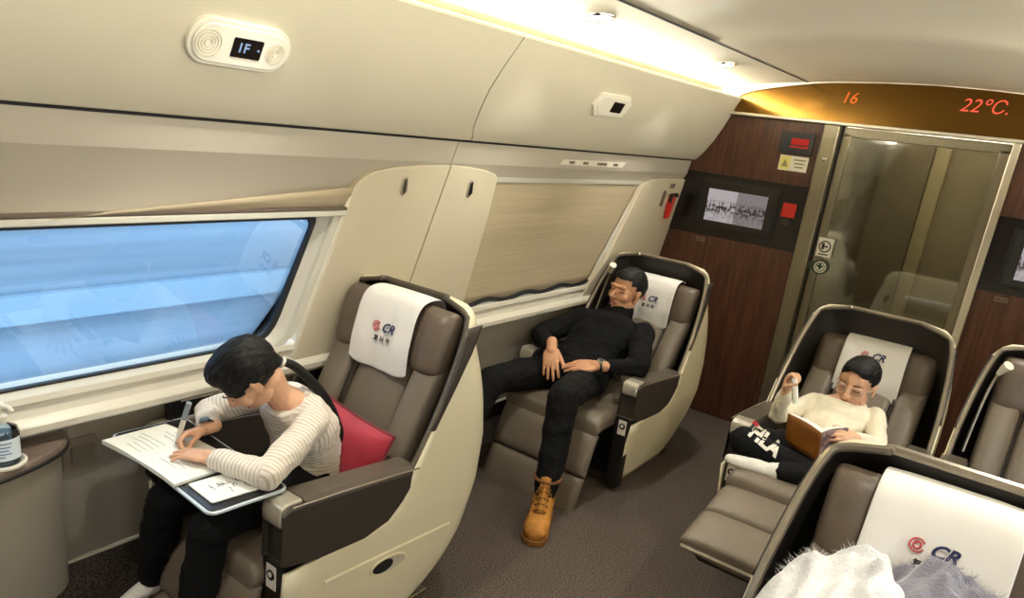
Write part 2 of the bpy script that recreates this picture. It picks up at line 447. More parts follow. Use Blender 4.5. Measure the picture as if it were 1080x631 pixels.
# ---- ceiling
for side, nm in ((1, 'left'), (-1, 'right')):
    f = (lambda x: x) if side > 0 else mir
    P_ = [(-2.05, 1.99), (-1.93, 2.02), (-1.80, 2.048), (-1.65, 2.072), (-1.45, 2.096), (-1.304, 2.110), (-1.304, 2.16), (-2.05, 2.16)]
    b = MB().ext(P_, lambda x, z: (f(x), YR, z), lambda x, z: (f(x), YB, z)); struct('ceiling_'+nm, b, 'ceil', ang=25)
# middle: near and far panels meet in a shallow curved step
n = 24; xs = [-1.297+(mir(-1.297)+1.297)*k/n for k in range(n+1)]
stepY = lambda x: 3.06-.20*math.cos((x-XC)/.65*PI/2)
zc = lambda x: 2.111+.03*math.cos((x-XC)/.65*PI/2)
b = MB(); rows = [[(x, YR+(stepY(x)-YR)*t, zc(x)+.004) for x in xs] for t in np.linspace(0, 1, 10)]+[[(x, stepY(x)+.012, zc(x)) for x in xs]]
rows += [[(x, stepY(x)+.012+(YB-stepY(x)-.012)*t, zc(x)) for x in xs] for t in np.linspace(.15, 1, 6)]
b.grid(rows); struct('ceiling', b, 'ceilmid')
for sx in (-1.3005, mir(-1.3005)):
    b = MB().box((sx, (YR+YB)/2, 2.112), (.008, YB-YR, .006)); struct('trim_7', b, 'dark')
b = MB().box((XC, (YR+YB)/2, 2.2), (2.9, YB-YR, .02)); struct('ceiling_roof', b, 'dark')

# ---- right side and rear of the car (behind and beside the photographer)
b = MB().ext([(mir(-2.16), 0), (mir(-2.08), .7), (mir(-2.08), .82), (mir(-2.2), .82), (mir(-2.2), 0)], lambda x, z: (x, YR, z), lambda x, z: (x, YB, z))
b.ext([(mir(-1.97), 1.3), (mir(-1.92), 1.62), (mir(-2.1), 1.62), (mir(-2.1), 1.3)], lambda x, z: (x, YR, z), lambda x, z: (x, YB, z))
for y0, y1 in ((YR, -.6), (.7, 1.6), (2.9, YB)): b.box((mir(-2.06), (y0+y1)/2, 1.06), (.05, y1-y0, .52))
struct('wall_right', b, 'wallcream', smooth=False)
b = MB().box((XC, YR-.03, 1.05), (3.3, .06, 2.3)); struct('wall_rear', b, 'wood')

# ---- bulkhead
b = MB()
def panel(x0, x1, z0, z1, y=YB, th=.05, mb=None):
    return (mb or MB()).box(((x0+x1)/2, y+th/2, (z0+z1)/2), (x1-x0, th, z1-z0))
struct('wall_far', panel(-2.25, -1.155, 0, 1.157), 'wood', bevel=.002)
struct('wall_far_upper', panel(-2.25, -1.155, 1.543, 1.915), 'wood', bevel=.002)
struct('wall_far_band', panel(-2.25, -1.155, 1.157, 1.543, YB+.001), 'black')
struct('wall_far_right', panel(-.222, 1.0, 0, 1.157), 'wood', bevel=.002)
struct('wall_far_right_upper', panel(-.222, 1.0, 1.543, 1.915), 'wood', bevel=.002)
struct('wall_far_right_band', panel(-.222, 1.0, 1.157, 1.543, YB+.001), 'black')
struct('wall_far_top', panel(-2.1, 1.0, 1.90, 2.25, YB+.03), 'dark')
# information board above the door
d = empty('information_board', (XC, YB, 1.905), 'glossy brown display board over the door with glowing orange digits', 'display board')
top = [(-1.70, 1.992), (-1.675, 2.012), (-1.64, 2.03), (-1.58, 2.048), (-1.50, 2.066), (-1.42, 2.082), (-1.33, 2.097), (-1.26, 2.108), (-1.17, 2.118), (-.9, 2.134), (XC, 2.14)]
top += [(mir(x), z) for x, z in reversed(top[:-1])]
poly = [(-1.70, 1.916)]+top+[(mir(-1.70), 1.916)]
b = MB()
ty = lambda z: YB-.012+(z-1.91)*.02
b.ext(poly, lambda x, z: (x, ty(z), z), lambda x, z: (x, YB+.06, z)); obj('board_face', b, 'sign', d, ang=20)
b = MB().ext(top+[(mir(-1.70), 2.2), (-1.70, 2.2)], lambda x, z: (x, YB-.03, z), lambda x, z: (x, YB+.03, z)); b.ext([(-2.0, 1.97), (-1.70, 1.985), (-1.695, 2.0), (-1.695, 2.2), (-2.0, 2.2)], lambda x, z: (x, YB-.03, z), lambda x, z: (x, YB+.03, z)); struct('ceiling_end', b, 'ceil', ang=20)
b = MB().box((XC, YB-.018, 1.908), (2.16, .05, .017)); obj('bottom_trim', b, 'trimmetal', d, bevel=.004)
def board_text(s, x, z, size, m, sh=.25):
    tx = MB(); put_text(tx, s, size, (x, ty(z)-.002, z), (1, 0, 0), (0, .02, 1), .001, shear=sh, bold=-.0002); obj('lettering', tx, m, d, smooth=False)
board_text('16', -1.065, 2.045, .084, 'led'); board_text('22℃.', -.415, 2.055, .092, 'ledorange')
# door with its frame
dr = bpy.data.objects.new('door_1', None); COL.objects.link(dr); dr['kind'] = 'structure'
b = MB().box((-1.11, YB-.015, .95), (.088, .07, 1.90)); obj('door_pillar', b, 'metal', dr, bevel=.01)
b = MB().box((-1.062, YB+.03, .95), (.02, .05, 1.90)); obj('door_seal', b, 'dark', dr)
b = MB(); b.box((-1.033, YB+.025, .93), (.045, .035, 1.86)); b.box((-.65, YB+.025, 1.868), (.81, .035, .05)); b.box((-.27, YB+.025, .93), (.045, .035, 1.86)); b.box((-.65, YB+.025, .05), (.81, .035, .10))
obj('door_frame', b, 'metal', dr, bevel=.004)
b = MB().box((-.225, YB-.005, .95), (.035, .05, 1.90)); obj('door_jamb', b, 'trimmetal', dr, bevel=.004)
b = MB().box((-.65, YB+.028, .97), (.74, .008, 1.78)); obj('pane', b, 'doorglass', dr, smooth=False)
b = MB().lathe([(.011, 0), (.011, .012), (.006, .016)], (-1.108, YB-.05, 1.71), 14, ax=Matrix.Rotation(PI/2, 3, 'X')); obj('lock', b, 'chrome', dr)
# vestibule behind the pane; its columns imitate reflected streaks in the glass
b = MB().box((-.65, 6.0, 1.1), (2.4, .05, 2.3)); struct('wall_vestibule', b, 'header')
b = MB().box((-1.25, 5.3, 1.1), (.05, 1.4, 2.3)); b.box((.05, 5.3, 1.1), (.05, 1.4, 2.3)); b.box((-.65, 5.3, 2.2), (2.4, 1.5, .05)); struct('wall_vestibule_side', b, 'header')
b = MB().box((-.90, 5.9, 1.1), (.30, .12, 2.2)); struct('trim_4', b, 'lower')  # column added for the darker reflected streak in the pane
b = MB().box((-.70, 5.93, 1.1), (.09, .08, 2.2)); struct('trim_5', b, 'wallcream')  # column added for the golden reflected streak in the pane
# fill light added in the vestibule to brighten the door glass
la = bpy.data.lights.new('vestibule_lamp', 'AREA'); la.energy = 75; la.size = .8; la.color = (1, .93, .74)
lo = bpy.data.objects.new('vestibule_lamp', la); COL.objects.link(lo); lo.location = (-.6, 5.3, 2.16)

# ---- things on the bulkhead
def onwall(name, poly, x, z, m, label, cat, th=.01, group=None, bevel=.002):
    e = empty(name, (x, YB, z), label, cat, group); b = MB()
    plate(b, poly, (x, YB, z), (1, 0, 0), (0, 0, 1), 0, th); return e, b
def face(e, name, x, z, w, h, y, m, th=.003, r=0):
    b = MB(); pl = rrect(w, h, r) if r else [(-w/2, -h/2), (w/2, -h/2), (w/2, h/2), (-w/2, h/2)]
    plate(b, pl, (x, y, z), (1, 0, 0), (0, 0, 1), 0, th); return obj(name, b, m, e, smooth=False)
def monitor(x, z, label):
    e = empty('monitor', (x, YB, z-.13), label, 'monitor', 'bulkhead monitors')
    b = MB(); plate(b, rrect(.475, .275, .012), (x, YB, z), (1, 0, 0), (0, 0, 1), 0, .022); plate(b, rrect(.505, .305, .012), (x, YB, z), (1, 0, 0), (0, 0, 1), 0, .008)
    obj('bezel', b, 'blackmat', e, bevel=.002)
    face(e, 'screen', x, z-.005, .375, .195, YB-.022, 'screen', .002)
    return e
monitor(-1.565, 1.36, 'wall monitor left of the door showing a pale split photograph')
monitor(.125, 1.345, 'wall monitor at the right edge of the picture, mostly cut off')
e = empty('call_panel', (-1.246, YB, 1.30), 'small square red push button right of the left monitor', 'button')
face(e, 'red_button', -1.247, 1.396, .078, .082, YB, 'redpl', .014, .006); b = MB().lathe([(.028, 0), (.028, .006), (.02, .009)], (-1.252, YB, 1.318), 18, ax=Matrix.Rotation(PI/2, 3, 'X')); obj('key_switch', b, 'blackmat', e)
e = empty('led_display', (-1.29, YB, 1.72), 'little black box with red lit characters above the yellow sticker', 'display')
face(e, 'housing', -1.29, 1.778, .19, .122, YB, 'blackmat', .02, .006); face(e, 'rim', -1.29, 1.778, .165, .10, YB-.02, 'gasket', .002)
tb = MB(); put_text(tb, '8888', .05, (-1.27, YB-.023, 1.785), (1, 0, 0), (0, 0, 1), .001, bold=.002); tb.box((-1.27, YB-.0235, 1.757), (.105, .001, .008)); obj('digits', tb, 'ledred', e, smooth=False)
e = empty('caution_sticker', (-1.287, YB, 1.624), 'yellow and white caution sticker below the small red display', 'sticker')
face(e, 'backing', -1.287, 1.663, .165, .085, YB, 'white', .002); face(e, 'yellow_field', -1.335, 1.663, .06, .075, YB-.002, mat('sticker_yellow', '#d9d07a', .5), .001)
tb = MB(); plate(tb, [(-.02, -.022), (.02, -.022), (0, .022)], (-1.335, YB-.003, 1.663), (1, 0, 0), (0, 0, 1), 0, .001)
for k in range(3): tb.box((-1.252, YB-.0025, 1.685-.02*k), (.07-.01*k, .001, .008))
obj('print', tb, mat('sticker_print', '#8a8450', .6), e, smooth=False)
def smalllabel(x, z, label):
    b = MB().box((x, YB-.001, z), (.06, .003, .026)); 
    for k in range(4): b.box((x-.02+.0135*k, YB-.003, z), (.007, .002, .016), mi=1)
    thing('panel_label', b, ['leather', 'wood'], label, 'label', smooth=False)
smalllabel(-1.755, 1.128, 'tiny pale label under the left monitor on brown veneer')
smalllabel(-.085, 1.128, 'tiny pale label under the right monitor on brown veneer')
# pictogram stickers on the door
e = empty('pictogram_sticker', (-1.0, YB, 1.16), 'square white no-leaning pictogram sticker on the door edge', 'sticker', None)
face(e, 'backing', -.998, 1.222, .085, .108, YB-.0075+.015, 'white', .0175)
b = MB(); ax = Matrix.Rotation(PI/2, 3, 'X'); b.tube([(-.998+.031*math.cos(a), YB-.011, 1.228+.031*math.sin(a)) for a in np.linspace(0, 2*PI, 25)[:-1]], .0035, n=6, closed=True)
b.ell((-1.008, YB-.011, 1.24), (.008, .002, .009)); b.box((-1.008, YB-.011, 1.222), (.014, .003, .022)); b.box((-.992, YB-.011, 1.228), (.022, .003, .008)); b.box((-.998, YB-.011, 1.182), (.055, .002, .006))
obj('pictogram', b, 'ink', e)
e = empty('round_sticker', (-1.0, YB, 1.07), 'round green and white sticker under the square door pictogram', 'sticker')
b = MB().lathe([(.046, 0), (.046, .003)], (-1.0, YB+.0075, 1.105), 28, ax=Matrix.Rotation(PI/2, 3, 'X')); b.box((-1.045, YB+.006, 1.105), (.09, .003, .05)); obj('green_disc', b, mat('sticker_green', '#41503a', .5), e)
b = MB().lathe([(.034, 0), (.034, .002)], (-1.0, YB+.0045, 1.105), 24, ax=Matrix.Rotation(PI/2, 3, 'X')); obj('white_ring', b, 'white', e)
b = MB().box((-1.0, YB+.001, 1.108), (.012, .002, .034)); b.box((-1.0, YB+.001, 1.11), (.034, .002, .010)); b.tube([(-1.0+.025*math.cos(a), YB+.0015, 1.105+.025*math.sin(a)) for a in np.linspace(0, 2*PI, 21)[:-1]], .0025, n=6, closed=True); obj('pictogram', b, mat('sticker_dark_green', '#23402c', .5), e)

# ---- things on the side wall and overhead panels
def rackframe(y, z):
    for (x0, z0), (x1, z1) in zip(RP[3:], RP[4:]):
        if z0 <= z <= z1:
            t = (z-z0)/(z1-z0); T = Vector((x1-x0, 0, z1-z0)).normalized(); return Vector((x0+(x1-x0)*t, y, z)), Vector((0, 1, 0)), T
o, ey, T = rackframe(1.18, 1.80)
e = empty('seat_number_display', o, 'long oval unit on the overhead panel lit with the seat number 1F', 'seat display', 'overhead seat displays')
b = MB(); plate(b, rrect(.292, .122, .06, 8), o, ey, T, -.012, .012); plate(b, rrect(.27, .10, .049, 8), o, ey, T, .012, .018); obj('housing', b, 'white', e, bevel=.004)
for s in (-1, 1):
    b = MB()
    for r in (.034, .026, .018, .010):
        rr = r if s < 0 else r*.8
        b.tube([o+ey*(s*.095+rr*math.cos(a))+T*(rr*math.sin(a))+ey.cross(T)*.0185 for a in np.linspace(0, 2*PI, 25)[:-1]], .0016, n=5, closed=True)
    obj('speaker_grille', b, 'wallcream', e)
b = MB(); plate(b, rrect(.085, .052, .004), o+ey*.012, ey, T, .017, .0195); obj('display_window', b, 'black', e, smooth=False)
b = MB(); put_text(b, '1F', .036, o+ey*.0-T*.0, ey, T, .0203, bold=.0006); obj('lettering', b, 'ledblue', e, smooth=False)
b = MB(); plate(b, rrect(.006, .006, .0028), o+ey*.044, ey, T, .0196, .0204); obj('indicator_dot', b, 'ledblue', e, smooth=False)
o, ey, T = rackframe(3.10, 1.825)
e = empty('seat_number_display', o, 'small hexagonal unit with a dark window on the overhead panel near the bulkhead', 'seat display', 'overhead seat displays')
hexa = [(-.165, -.012), (-.135, .05), (.12, .056), (.165, .02), (.13, -.048), (-.12, -.056)]
b = MB(); plate(b, hexa, o, ey, T, -.012, .014); plate(b, [(u*.86, v*.82) for u, v in hexa], o, ey, T, .014, .02); obj('housing', b, 'white', e, bevel=.005)
b = MB(); plate(b, rrect(.10, .05, .004), o+ey*.03, ey, T, .017, .0215); obj('display_window', b, 'black', e, smooth=False)
def hook(y, z, label, m):
    e = empty('coat_hook', wp(y, z-.03), label, 'coat hook', 'coat hooks')
    n = Vector((1, 0, -.16)).normalized(); up = Vector((.16, 0, 1)).normalized(); o = Vector(wp(y, z))
    b = MB(); plate(b, rrect(.030, .072, .014, 6), o, (0, 1, 0), up, .004, .012); obj('plate', b, 'silver', e, bevel=.002)
    b = MB(); plate(b, rrect(.016, .056, .007, 6), o, (0, 1, 0), up, .011, .014); b.tube([o+n*.014+up*.02, o+n*.018+up*.005, o+n*.02-up*.018], .0045); obj('folding_hook', b, m, e)
hook(1.99, 1.425, 'chrome coat hook on the wall pillar left of the seam', 'leatherd'); hook(2.375, 1.415, 'dark coat hook on the wall pillar right of the seam', 'blackmat')
b = MB()
up = Vector((.1, 0, 1)).normalized(); o = Vector((-1.9235, 3.33, 1.545)); plate(b, [(-.33, -.012), (.30, -.014), (.33, .016), (-.30, .012)], o, (0, 1, 0), up, 0, .003)
for k, y in enumerate((-.22, -.09, .05, .10, .22)): plate(b, rrect(.05, .014, .004), o+Vector((0, y, 0)), (0, 1, 0), up, .003, .004, 1)
thing('notice_strip', b, ['sill', 'leather'], 'long white notice strip with small symbols above the closed blind', 'notice', smooth=False)
e = empty('emergency_hammer', wp(4.40, 1.27), 'red emergency hammer on the wall beside the bulkhead', 'hammer')
o = Vector(wp(4.385, 1.33)); up = Vector((.16, 0, 1)).normalized(); n = Vector((1, 0, -.16)).normalized()
b = MB().tube([o+n*.025-up*.085, o+n*.025+up*.05], .019, flat=.7); b.box(o+n*.012-up*.03, (.012, .055, .14)); obj('handle', b, 'redpl', e, bevel=.004)
b = MB().tube([o+n*.027+up*.055+Vector((0, -.05, 0)), o+n*.027+up*.055+Vector((0, .04, 0))], [.01, .016], n=10); b.box(o+n*.02+up*.03, (.02, .04, .05)); obj('head', b, 'blackmat', e, bevel=.003)
b = MB(); o2 = Vector(wp(4.27, 1.36)); plate(b, rrect(.022, .10, .009), o2, (0, 1, 0), up, .003, .02); thing('wall_latch', b, 'leatherd', 'slim dark latch on the cream wall left of the red hammer', 'latch', bevel=.003)
b = MB(); o2 = Vector(wp(4.36, 1.438)); plate(b, rrect(.07, .03, .004), o2, (0, 1, 0), up, .006, .008); thing('hammer_notice', b, 'leather', 'small grey notice on the wall above the red hammer', 'notice', smooth=False)
# switch plate in the lower wall
e = empty('wall_socket', (-2.11, .86, .58), 'square bronze flap socket in the grey wall beside the side table', 'socket')
b = MB(); plate(b, rrect(.098, .098, .008), (-2.105, .885, .617), (0, 1, 0), (.02, 0, 1), -.004, .012); obj('plate', b, mat('socket_bronze', '#8a7f70', .4, metal=.3), e, bevel=.003)
b = MB(); plate(b, rrect(.064, .055, .004), (-2.105, .888, .614), (0, 1, 0), (.02, 0, 1), .011, .022); obj('flap', b, mat('socket_flap', '#7d7365', .4, metal=.3), e, bevel=.003)

# ---- round-fronted side table at the window
e = empty('side_table', (-2.0, .45, 0), 'grey round-fronted side cabinet with a brown top under the blue window', 'side table')
def rnd(x0, dx, y1, y0, n=14):
    pts = [(-2.10, y1)]
    for k in range(n+1):
        a = PI/2*k/n; pts.append((-2.10+dx*math.sin(a)**.9, y1-(y1-.42)*(1-math.cos(a))))
    pts += [(-2.10+dx, y0), (-2.10, y0)]; return pts
b = MB().loft([[(x, y, z) for x, y in rnd(-2.1, .165-.03*q, .825, -.3)] for z, q in ((.22, .5), (.4, .2), (.672, 0))]); obj('cabinet', b, 'lower', e, ang=30)
b = MB().loft([[(x, y, z) for x, y in rnd(-2.1, .185-q, .845-q, -.3)] for z, q in ((.674, .008), (.682, 0), (.694, 0), (.70, .004))]); obj('top', b, mat('table_top_veneer', '#6f5f56', .3, col2='#84746a', vscale=8, stretch=(8, 1, 1)), e, ang=40)
b = MB().tube([(x+.003, y, .676) for x, y in rnd(-2.1, .183, .842, -.3)[1:-1]], .006, n=6); obj('edge_strip', b, 'blackmat', e)
b = MB().loft([[(x, y, z) for x, y in rnd(-2.1, .135, .79, -.3)] for z in (0, .22)]); obj('plinth', b, 'dark', e)
# ------------------------------------------------------------------ seats (local: faces -y, y = 0 at the front of the arms)
def ip(x, xs, ys): return float(np.interp(x, xs, ys))
WZ = ([.03, .12, .25, .43, .58, .70, .82, .92, 1.0, 1.03, 1.05, 1.062], [.295, .31, .33, .347, .347, .343, .332, .318, .298, .28, .25, .17])
BZ = ([.03, .08, .14, .24, .40, .58, .75, .93, 1.03, 1.062], [.66, .75, .82, .885, .93, .945, .925, .885, .85, .83])
FZ = ([.03, .43, .431, .435, .46, .50, .585, .76, .92, .98, 1.03, 1.05, 1.062], [.015, .015, .30, .36, .43, .465, .50, .62, .72, .755, .785, .795, .80])
def zmap(z, ad, sh):
    """seat variants: ad lowers the arm line, sh raises the top of the shell"""
    return float(np.interp(z, [0, .20, .43, .60, 1.062], [0, .20, .43-ad, .60-ad, 1.062+sh]))
def shell_rows(zs, inset=0, ad=0, sh=0):
    rows = []
    for z in zs:
        w = ip(z, *WZ)-inset; yb = ip(z, *BZ)-inset; yf = min(ip(z, *FZ), yb-.012)
        rc = min(.16, yb-yf-.004, w*.9); row = []
        bul = .045*min(1, max(0, (1.062-z)/.25))*min(1, z/.3)
        for k in range(8): row.append((-w, yf+(yb-rc-yf)*k/8))
        for k in range(8):
            a = PI/2*k/8; row.append((-w+rc-rc*math.cos(a), yb-rc+rc*math.sin(a)))
        for k in range(9): row.append((-w+rc+(2*w-2*rc)*k/8, yb))
        row += [(-x, y) for x, y in reversed(row[:16])]
        rows.append([(x, y+bul*max(0, 1-(x/w)**2)*max(0, min(1, (y-yf)/.08)), zmap(z, ad, sh)) for x, y in row])
    return rows
CX_COVER = .145
def headrest_pt(u, v):
    """front skin of the headrest: u = -1..1 across, v = 0 bottom front .. 1 top .. 1.4 back"""
    pass

def make_seat(x, y, label, leg=0.0, slide=0.0, tray=False, lamp=1, ad=0, sh=0, hz=.93, hy=.70, cz=0, rimm='rim', rimr=.0105):
    zm = lambda z: zmap(z, ad, sh)
    t = empty('business_seat', (x, y, 0), label, 'seat', 'cream shell business seats')
    K = dict(world=False)
    zs = [.03, .06, .09, .12, .16, .20, .25, .31, .37, .43, .431, .435, .46, .50, .54, .585, .64, .70, .76, .82, .87, .92, .96, 1.0, 1.02, 1.035, 1.05, 1.062]
    b = MB().grid(shell_rows(zs, 0, ad, sh)); obj('shell', b, 'shell', t, solid=.012, soff=0, ang=50, **K)
    zi = [z for z in zs if z >= .46]
    b = MB().grid(shell_rows(zi, .016, ad, sh)); obj('shell_lining', b, 'lining', t, solid=.004, soff=0, ang=50, **K)
    # dark corner at the top of each flank and silver rim along the opening
    rr = shell_rows([z for z in zs if z >= .585], .008, ad, sh); path = [r[0] for r in rr]; top = rr[-1]
    path = path+top[1:-1]+[r[-1] for r in reversed(rr)]
    b = MB().tube(densify([path[0]]+path[2::2]+[path[-1]], 3), rimr, n=8, flat=.9); obj('rim', b, rimm, t, **K)
    for s in (-1, 1):
        rows = []
        for z in np.linspace(.70, 1.0, 12):
            w = ip(z, *WZ)+.0068; yf = ip(z, *FZ)-.004; d = .015+.06*((z-.70)/.30)**1.3
            rows.append([(s*(w-.010), yf-.004, zm(z))]+[(s*w, yf+d*k/4, zm(z)) for k in range(5)])
        b = MB().grid(rows); obj('rim_corner', b, 'arm', t, solid=.002, soff=0, **K)
    # base
    b = MB().box((0, .40, .012), (.56, .62, .024)); obj('floor_plate', b, 'metal', t, bevel=.006, **K)
    b = MB().box((0, .42, .18), (.46, .56, .32)); obj('base', b, 'dark', t, bevel=.02, **K)
    # arms: dark box, top plate, silver nose, pictogram plate on the column
    for s in (-1, 1):
        b = MB()
        sec = lambda yy, z0, z1, xo, xi: [(s*xi, yy, z0-ad), (s*xo, yy, z0-ad), (s*xo, yy, z1-.012-ad), (s*(xo-.012), yy, z1-ad), (s*xi, yy, z1-ad)]
        b.loft([sec(.022, .455, .605, .345, .262), sec(.0, .46, .622, .349, .262), sec(.03, .452, .640, .353, .26), sec(.12, .435, .634, .357, .26), sec(.30, .425, .616, .357, .26), sec(.40, .445, .605, .356, .26), sec(.46, .49, .598, .354, .26), sec(.52, .56, .592, .352, .262)])
        a = obj('armrest', b, 'arm', t, bevel=.006, **K)
        b = MB().loft([sec(yy, ip(yy, [.07, .52], [.637, .592]), ip(yy, [.07, .52], [.645, .600]), .350, .266) for yy in (.075, .2, .35, .515)]); obj('top_plate', b, 'armtop', a, bevel=.003, **K)
        b = MB().tube([(s*.356, yy, ip(yy, [.07, .52], [.636, .592])-ad) for yy in (.03, .2, .35, .52)], .003, n=6); obj('edge_strip', b, 'rim', a, **K)
        b = MB().loft([[(s*.268, yy, z0-ad), (s*.345, yy, z0-ad), (s*.345, yy, z1-ad), (s*.268, yy, z1-ad)] for yy, z0, z1 in ((-.004, .585, .612), (.004, .575, .636), (.02, .58, .6455), (.073, .58, .6455))]); obj('nose_cap', b, 'silver', a, bevel=.008, seg=3, **K)
        b = MB().box((s*.292, .035, .24-ad/2), (.075, .05, .43-ad)); c = obj('front_column', b, 'blackmat', t, bevel=.008, **K)
        b = MB().box((s*.30, .009, .405-ad), (.042, .003, .075)); 
        b.lathe([(.016, 0), (.016, .002)], (s*.30, .0075, .412-ad), 16, mi=1, ax=Matrix.Rotation(PI/2, 3, 'X')); b.lathe([(.008, 0), (.008, .002)], (s*.30, .0055, .414-ad), 12, mi=0, ax=Matrix.Rotation(PI/2, 3, 'X'))
        obj('pictogram_plate', b, ['white', 'blackmat'], c, smooth=False, **K)
        # flank: ridge line and a grip, its hollow shade put in as a dark patch
        wz = lambda z: s*(ip(z, *WZ)+.006)
        b = MB().tube([(wz(.345), .16, .352), (wz(.345), .30, .345), (wz(.33), .5, .333), (wz(.32), .72, .32)], .008, n=8, flat=.7); obj('ridge', b, 'shell', t, **K)
        o = (wz(.29)-s*.002, .43, .288); ring = [(y_*.15, z_*.062) for y_, z_ in rrect(1, 1, .48, 6)]; tl_ = .10
        gp_ = lambda y_, z_, f, dx: (o[0]+s*dx+z_*f*s*.13, o[1]+y_*f, o[2]+z_*f-y_*f*tl_)
        b = MB().loft([[gp_(y_, z_, f, dx) for y_, z_ in ring] for f, dx in ((1.14, -.002), (1.10, .005), (.98, .006), (.95, .003))], cap=False); gp = obj('grip', b, 'shell', t, **K)
        b = MB().ext(ring, lambda u, v: gp_(u, v, .96, .002), lambda u, v: gp_(u, v, .96, .0035)); obj('grip_recess', b, 'rack', gp, smooth=False, **K)
        b = MB().ext([(y_*.62-.026, z_*.86+.002) for y_, z_ in ring], lambda u, v: gp_(u, v, .96, .0035), lambda u, v: gp_(u, v, .96, .0042)); obj('grip_hollow', b, 'dark', gp, smooth=False, **K)  # flat dark patch painted as the shade inside the grip
    # cushion
    y0 = -.03-slide
    def pad(name, secs, m='leather', parent=t, sub=2, seam=None):
        b = MB().loft(secs); return obj(name, b, m, parent, sub=sub, **K)
    def rsec(pts): return pts
    hw = .255
    def cush(yy, z0, z1, w=hw):
        z0, z1 = z0-cz, z1-cz
        return [(-w, yy, z0), (-w, yy, z1-.02), (-w+.03, yy, z1), (-.08, yy, z1-.006), (.08, yy, z1-.006), (w-.03, yy, z1), (w, yy, z1-.02), (w, yy, z0), (0, yy, z0)]
    secs = [cush(y0, .37, .425, .27), cush(y0+.004, .345, .455, .275), cush(y0+.05, .335, .472, .275), cush(y0+.1, .335, .47), cush(y0+.2, .335, .462), cush(y0+.4, .335, .445), cush(.56, .335, .435), cush(.565, .34, .43)]
    pad('seat_cushion', secs)
    # backrest: plain centre, two bolsters
    by = lambda z: .485+(hy+.068-.485)*(z-.38)/(hz-.38)
    def bsec(z, x0, x1, f, th=.10): 
        yy = by(z); return [(x0, yy+th, z), (x0, yy-f*.4, z), (x0+(x1-x0)*.18, yy-f, z), (x0+(x1-x0)*.82, yy-f, z), (x1, yy-f*.4, z), (x1, yy+th, z)]
    zz = [.395-cz, .41-cz]+[.41-cz+(hz-.01-.41+cz)*q for q in (.18, .4, .62, .84, .97, 1)]
    pad('back_panel', [bsec(z, -.135, .135, .012) for z in zz])
    for s in (-1, 1):
        pad('back_bolster', [bsec(z, min(s*.137, s*.262), max(s*.137, s*.262), f) for z, f in zip(zz, (.01, .03, .055, .06, .055, .045, .03, .01))])
    for x0 in (-.136, .136):
        b = MB().tube([(x0, by(z)-.012, z) for z in zz[1:-1]], .004, n=6); obj('back_seam', b, 'lining', t, **K)
    # headrest with wings, sat proud of the back
    secs = []
    for xx, f in ((-.262, 0), (-.258, .55), (-.235, .9), (-.19, .98), (-.14, .72), (-.07, .62), (0, .6), (.07, .62), (.14, .72), (.19, .98), (.235, .9), (.258, .55), (.262, 0)):
        e_ = .35+.65*min(1, (f+.35)) if f < .6 and abs(xx) > .2 else 1
        hh = .112*e_; zc_ = hz; yb_ = by(zc_)+.02; fr = by(zc_)-.012-.075*f
        ring = []
        for k in range(12):
            a = 2*PI*k/12; ca, sa = math.cos(a), math.sin(a)
            zz_ = zc_+hh*math.copysign(abs(sa)**.6, sa); yy = (fr+yb_)/2-(yb_-fr)/2*math.copysign(abs(ca)**.6, ca)
            ring.append((xx, yy+(zz_-zc_)*.30, zz_))
        secs.append(ring)
    pad('headrest', secs, 'leatherd')
    # leg rest: two padded panels hinged under the front of the cushion
    # leg = angle from hanging straight down
    L1, L2 = .215, .215
    if leg is not None:
        d = Vector((0, -math.sin(leg), -math.cos(leg))); nrm = Vector((0, -math.cos(leg), math.sin(leg)))
        h = Vector((0, y0+.02, .385-cz))
        def lsec(sv, f, w=.275):
            p = h+d*sv; th = .05; q = p+nrm*f
            return [tuple(p-nrm*th+Vector((-w, 0, 0))), tuple(p+nrm*f*.3+Vector((-w, 0, 0))), tuple(q+Vector((-w+.03, 0, 0))), tuple(q), tuple(q+Vector((w-.03, 0, 0))), tuple(p+nrm*f*.3+Vector((w, 0, 0))), tuple(p-nrm*th+Vector((w, 0, 0)))]
        lr = None
        b = MB().loft([lsec(sv, f) for sv, f in ((.0, .0), (.005, .02), (.04, .042), (.12, .046), (L1-.02, .042), (L1-.004, .022), (L1, .0))]); lr = obj('leg_rest', b, 'leather', t, sub=2, **K)
        b = MB().loft([lsec(sv, f) for sv, f in ((L1+.002, .0), (L1+.006, .022), (L1+.03, .042), (L1+.1, .044), (L1+L2-.02, .036), (L1+L2-.002, .018), (L1+L2, 0))]); obj('foot_pad', b, 'leather', lr, sub=2, **K)
        b = MB().loft([[tuple(h+d*sv-nrm*.05+Vector((q*.22, 0, 0))) for q in (-1, 1)]+[tuple(h+d*sv-nrm*.075+Vector((q*.2, 0, 0))) for q in (1, -1)] for sv in (.02, L1+L2-.02)]); obj('support', b, 'blackmat', lr, bevel=.006, **K)
        b = MB().lathe([(.009, -.26), (.009, .26)], h+d*(L1+L2+.004)-nrm*.02, 10, ax=Matrix.Rotation(PI/2, 3, 'Y')); obj('hinge_rod', b, 'rim', lr, **K)
    # reading lamp on a slim stem inside the left flank (seen from the front)
    if lamp:
        s = -1
        p = [(s*.293, .60, .60), (s*.288, .65, .72), (s*.278, .69, .85), (s*.262, .70, .94), (s*.252, .69, .965)]
        b = MB().tube(densify(p, 4), .006, n=8); lm = obj('reading_lamp', b, 'rim', t, **K)
        b = MB().tube([(s*.262, .70, .94), (s*.25, .687, .968), (s*.236, .672, .992)], [.010, .017, .021], n=12); obj('lamp_head', b, 'white', lm, **K)
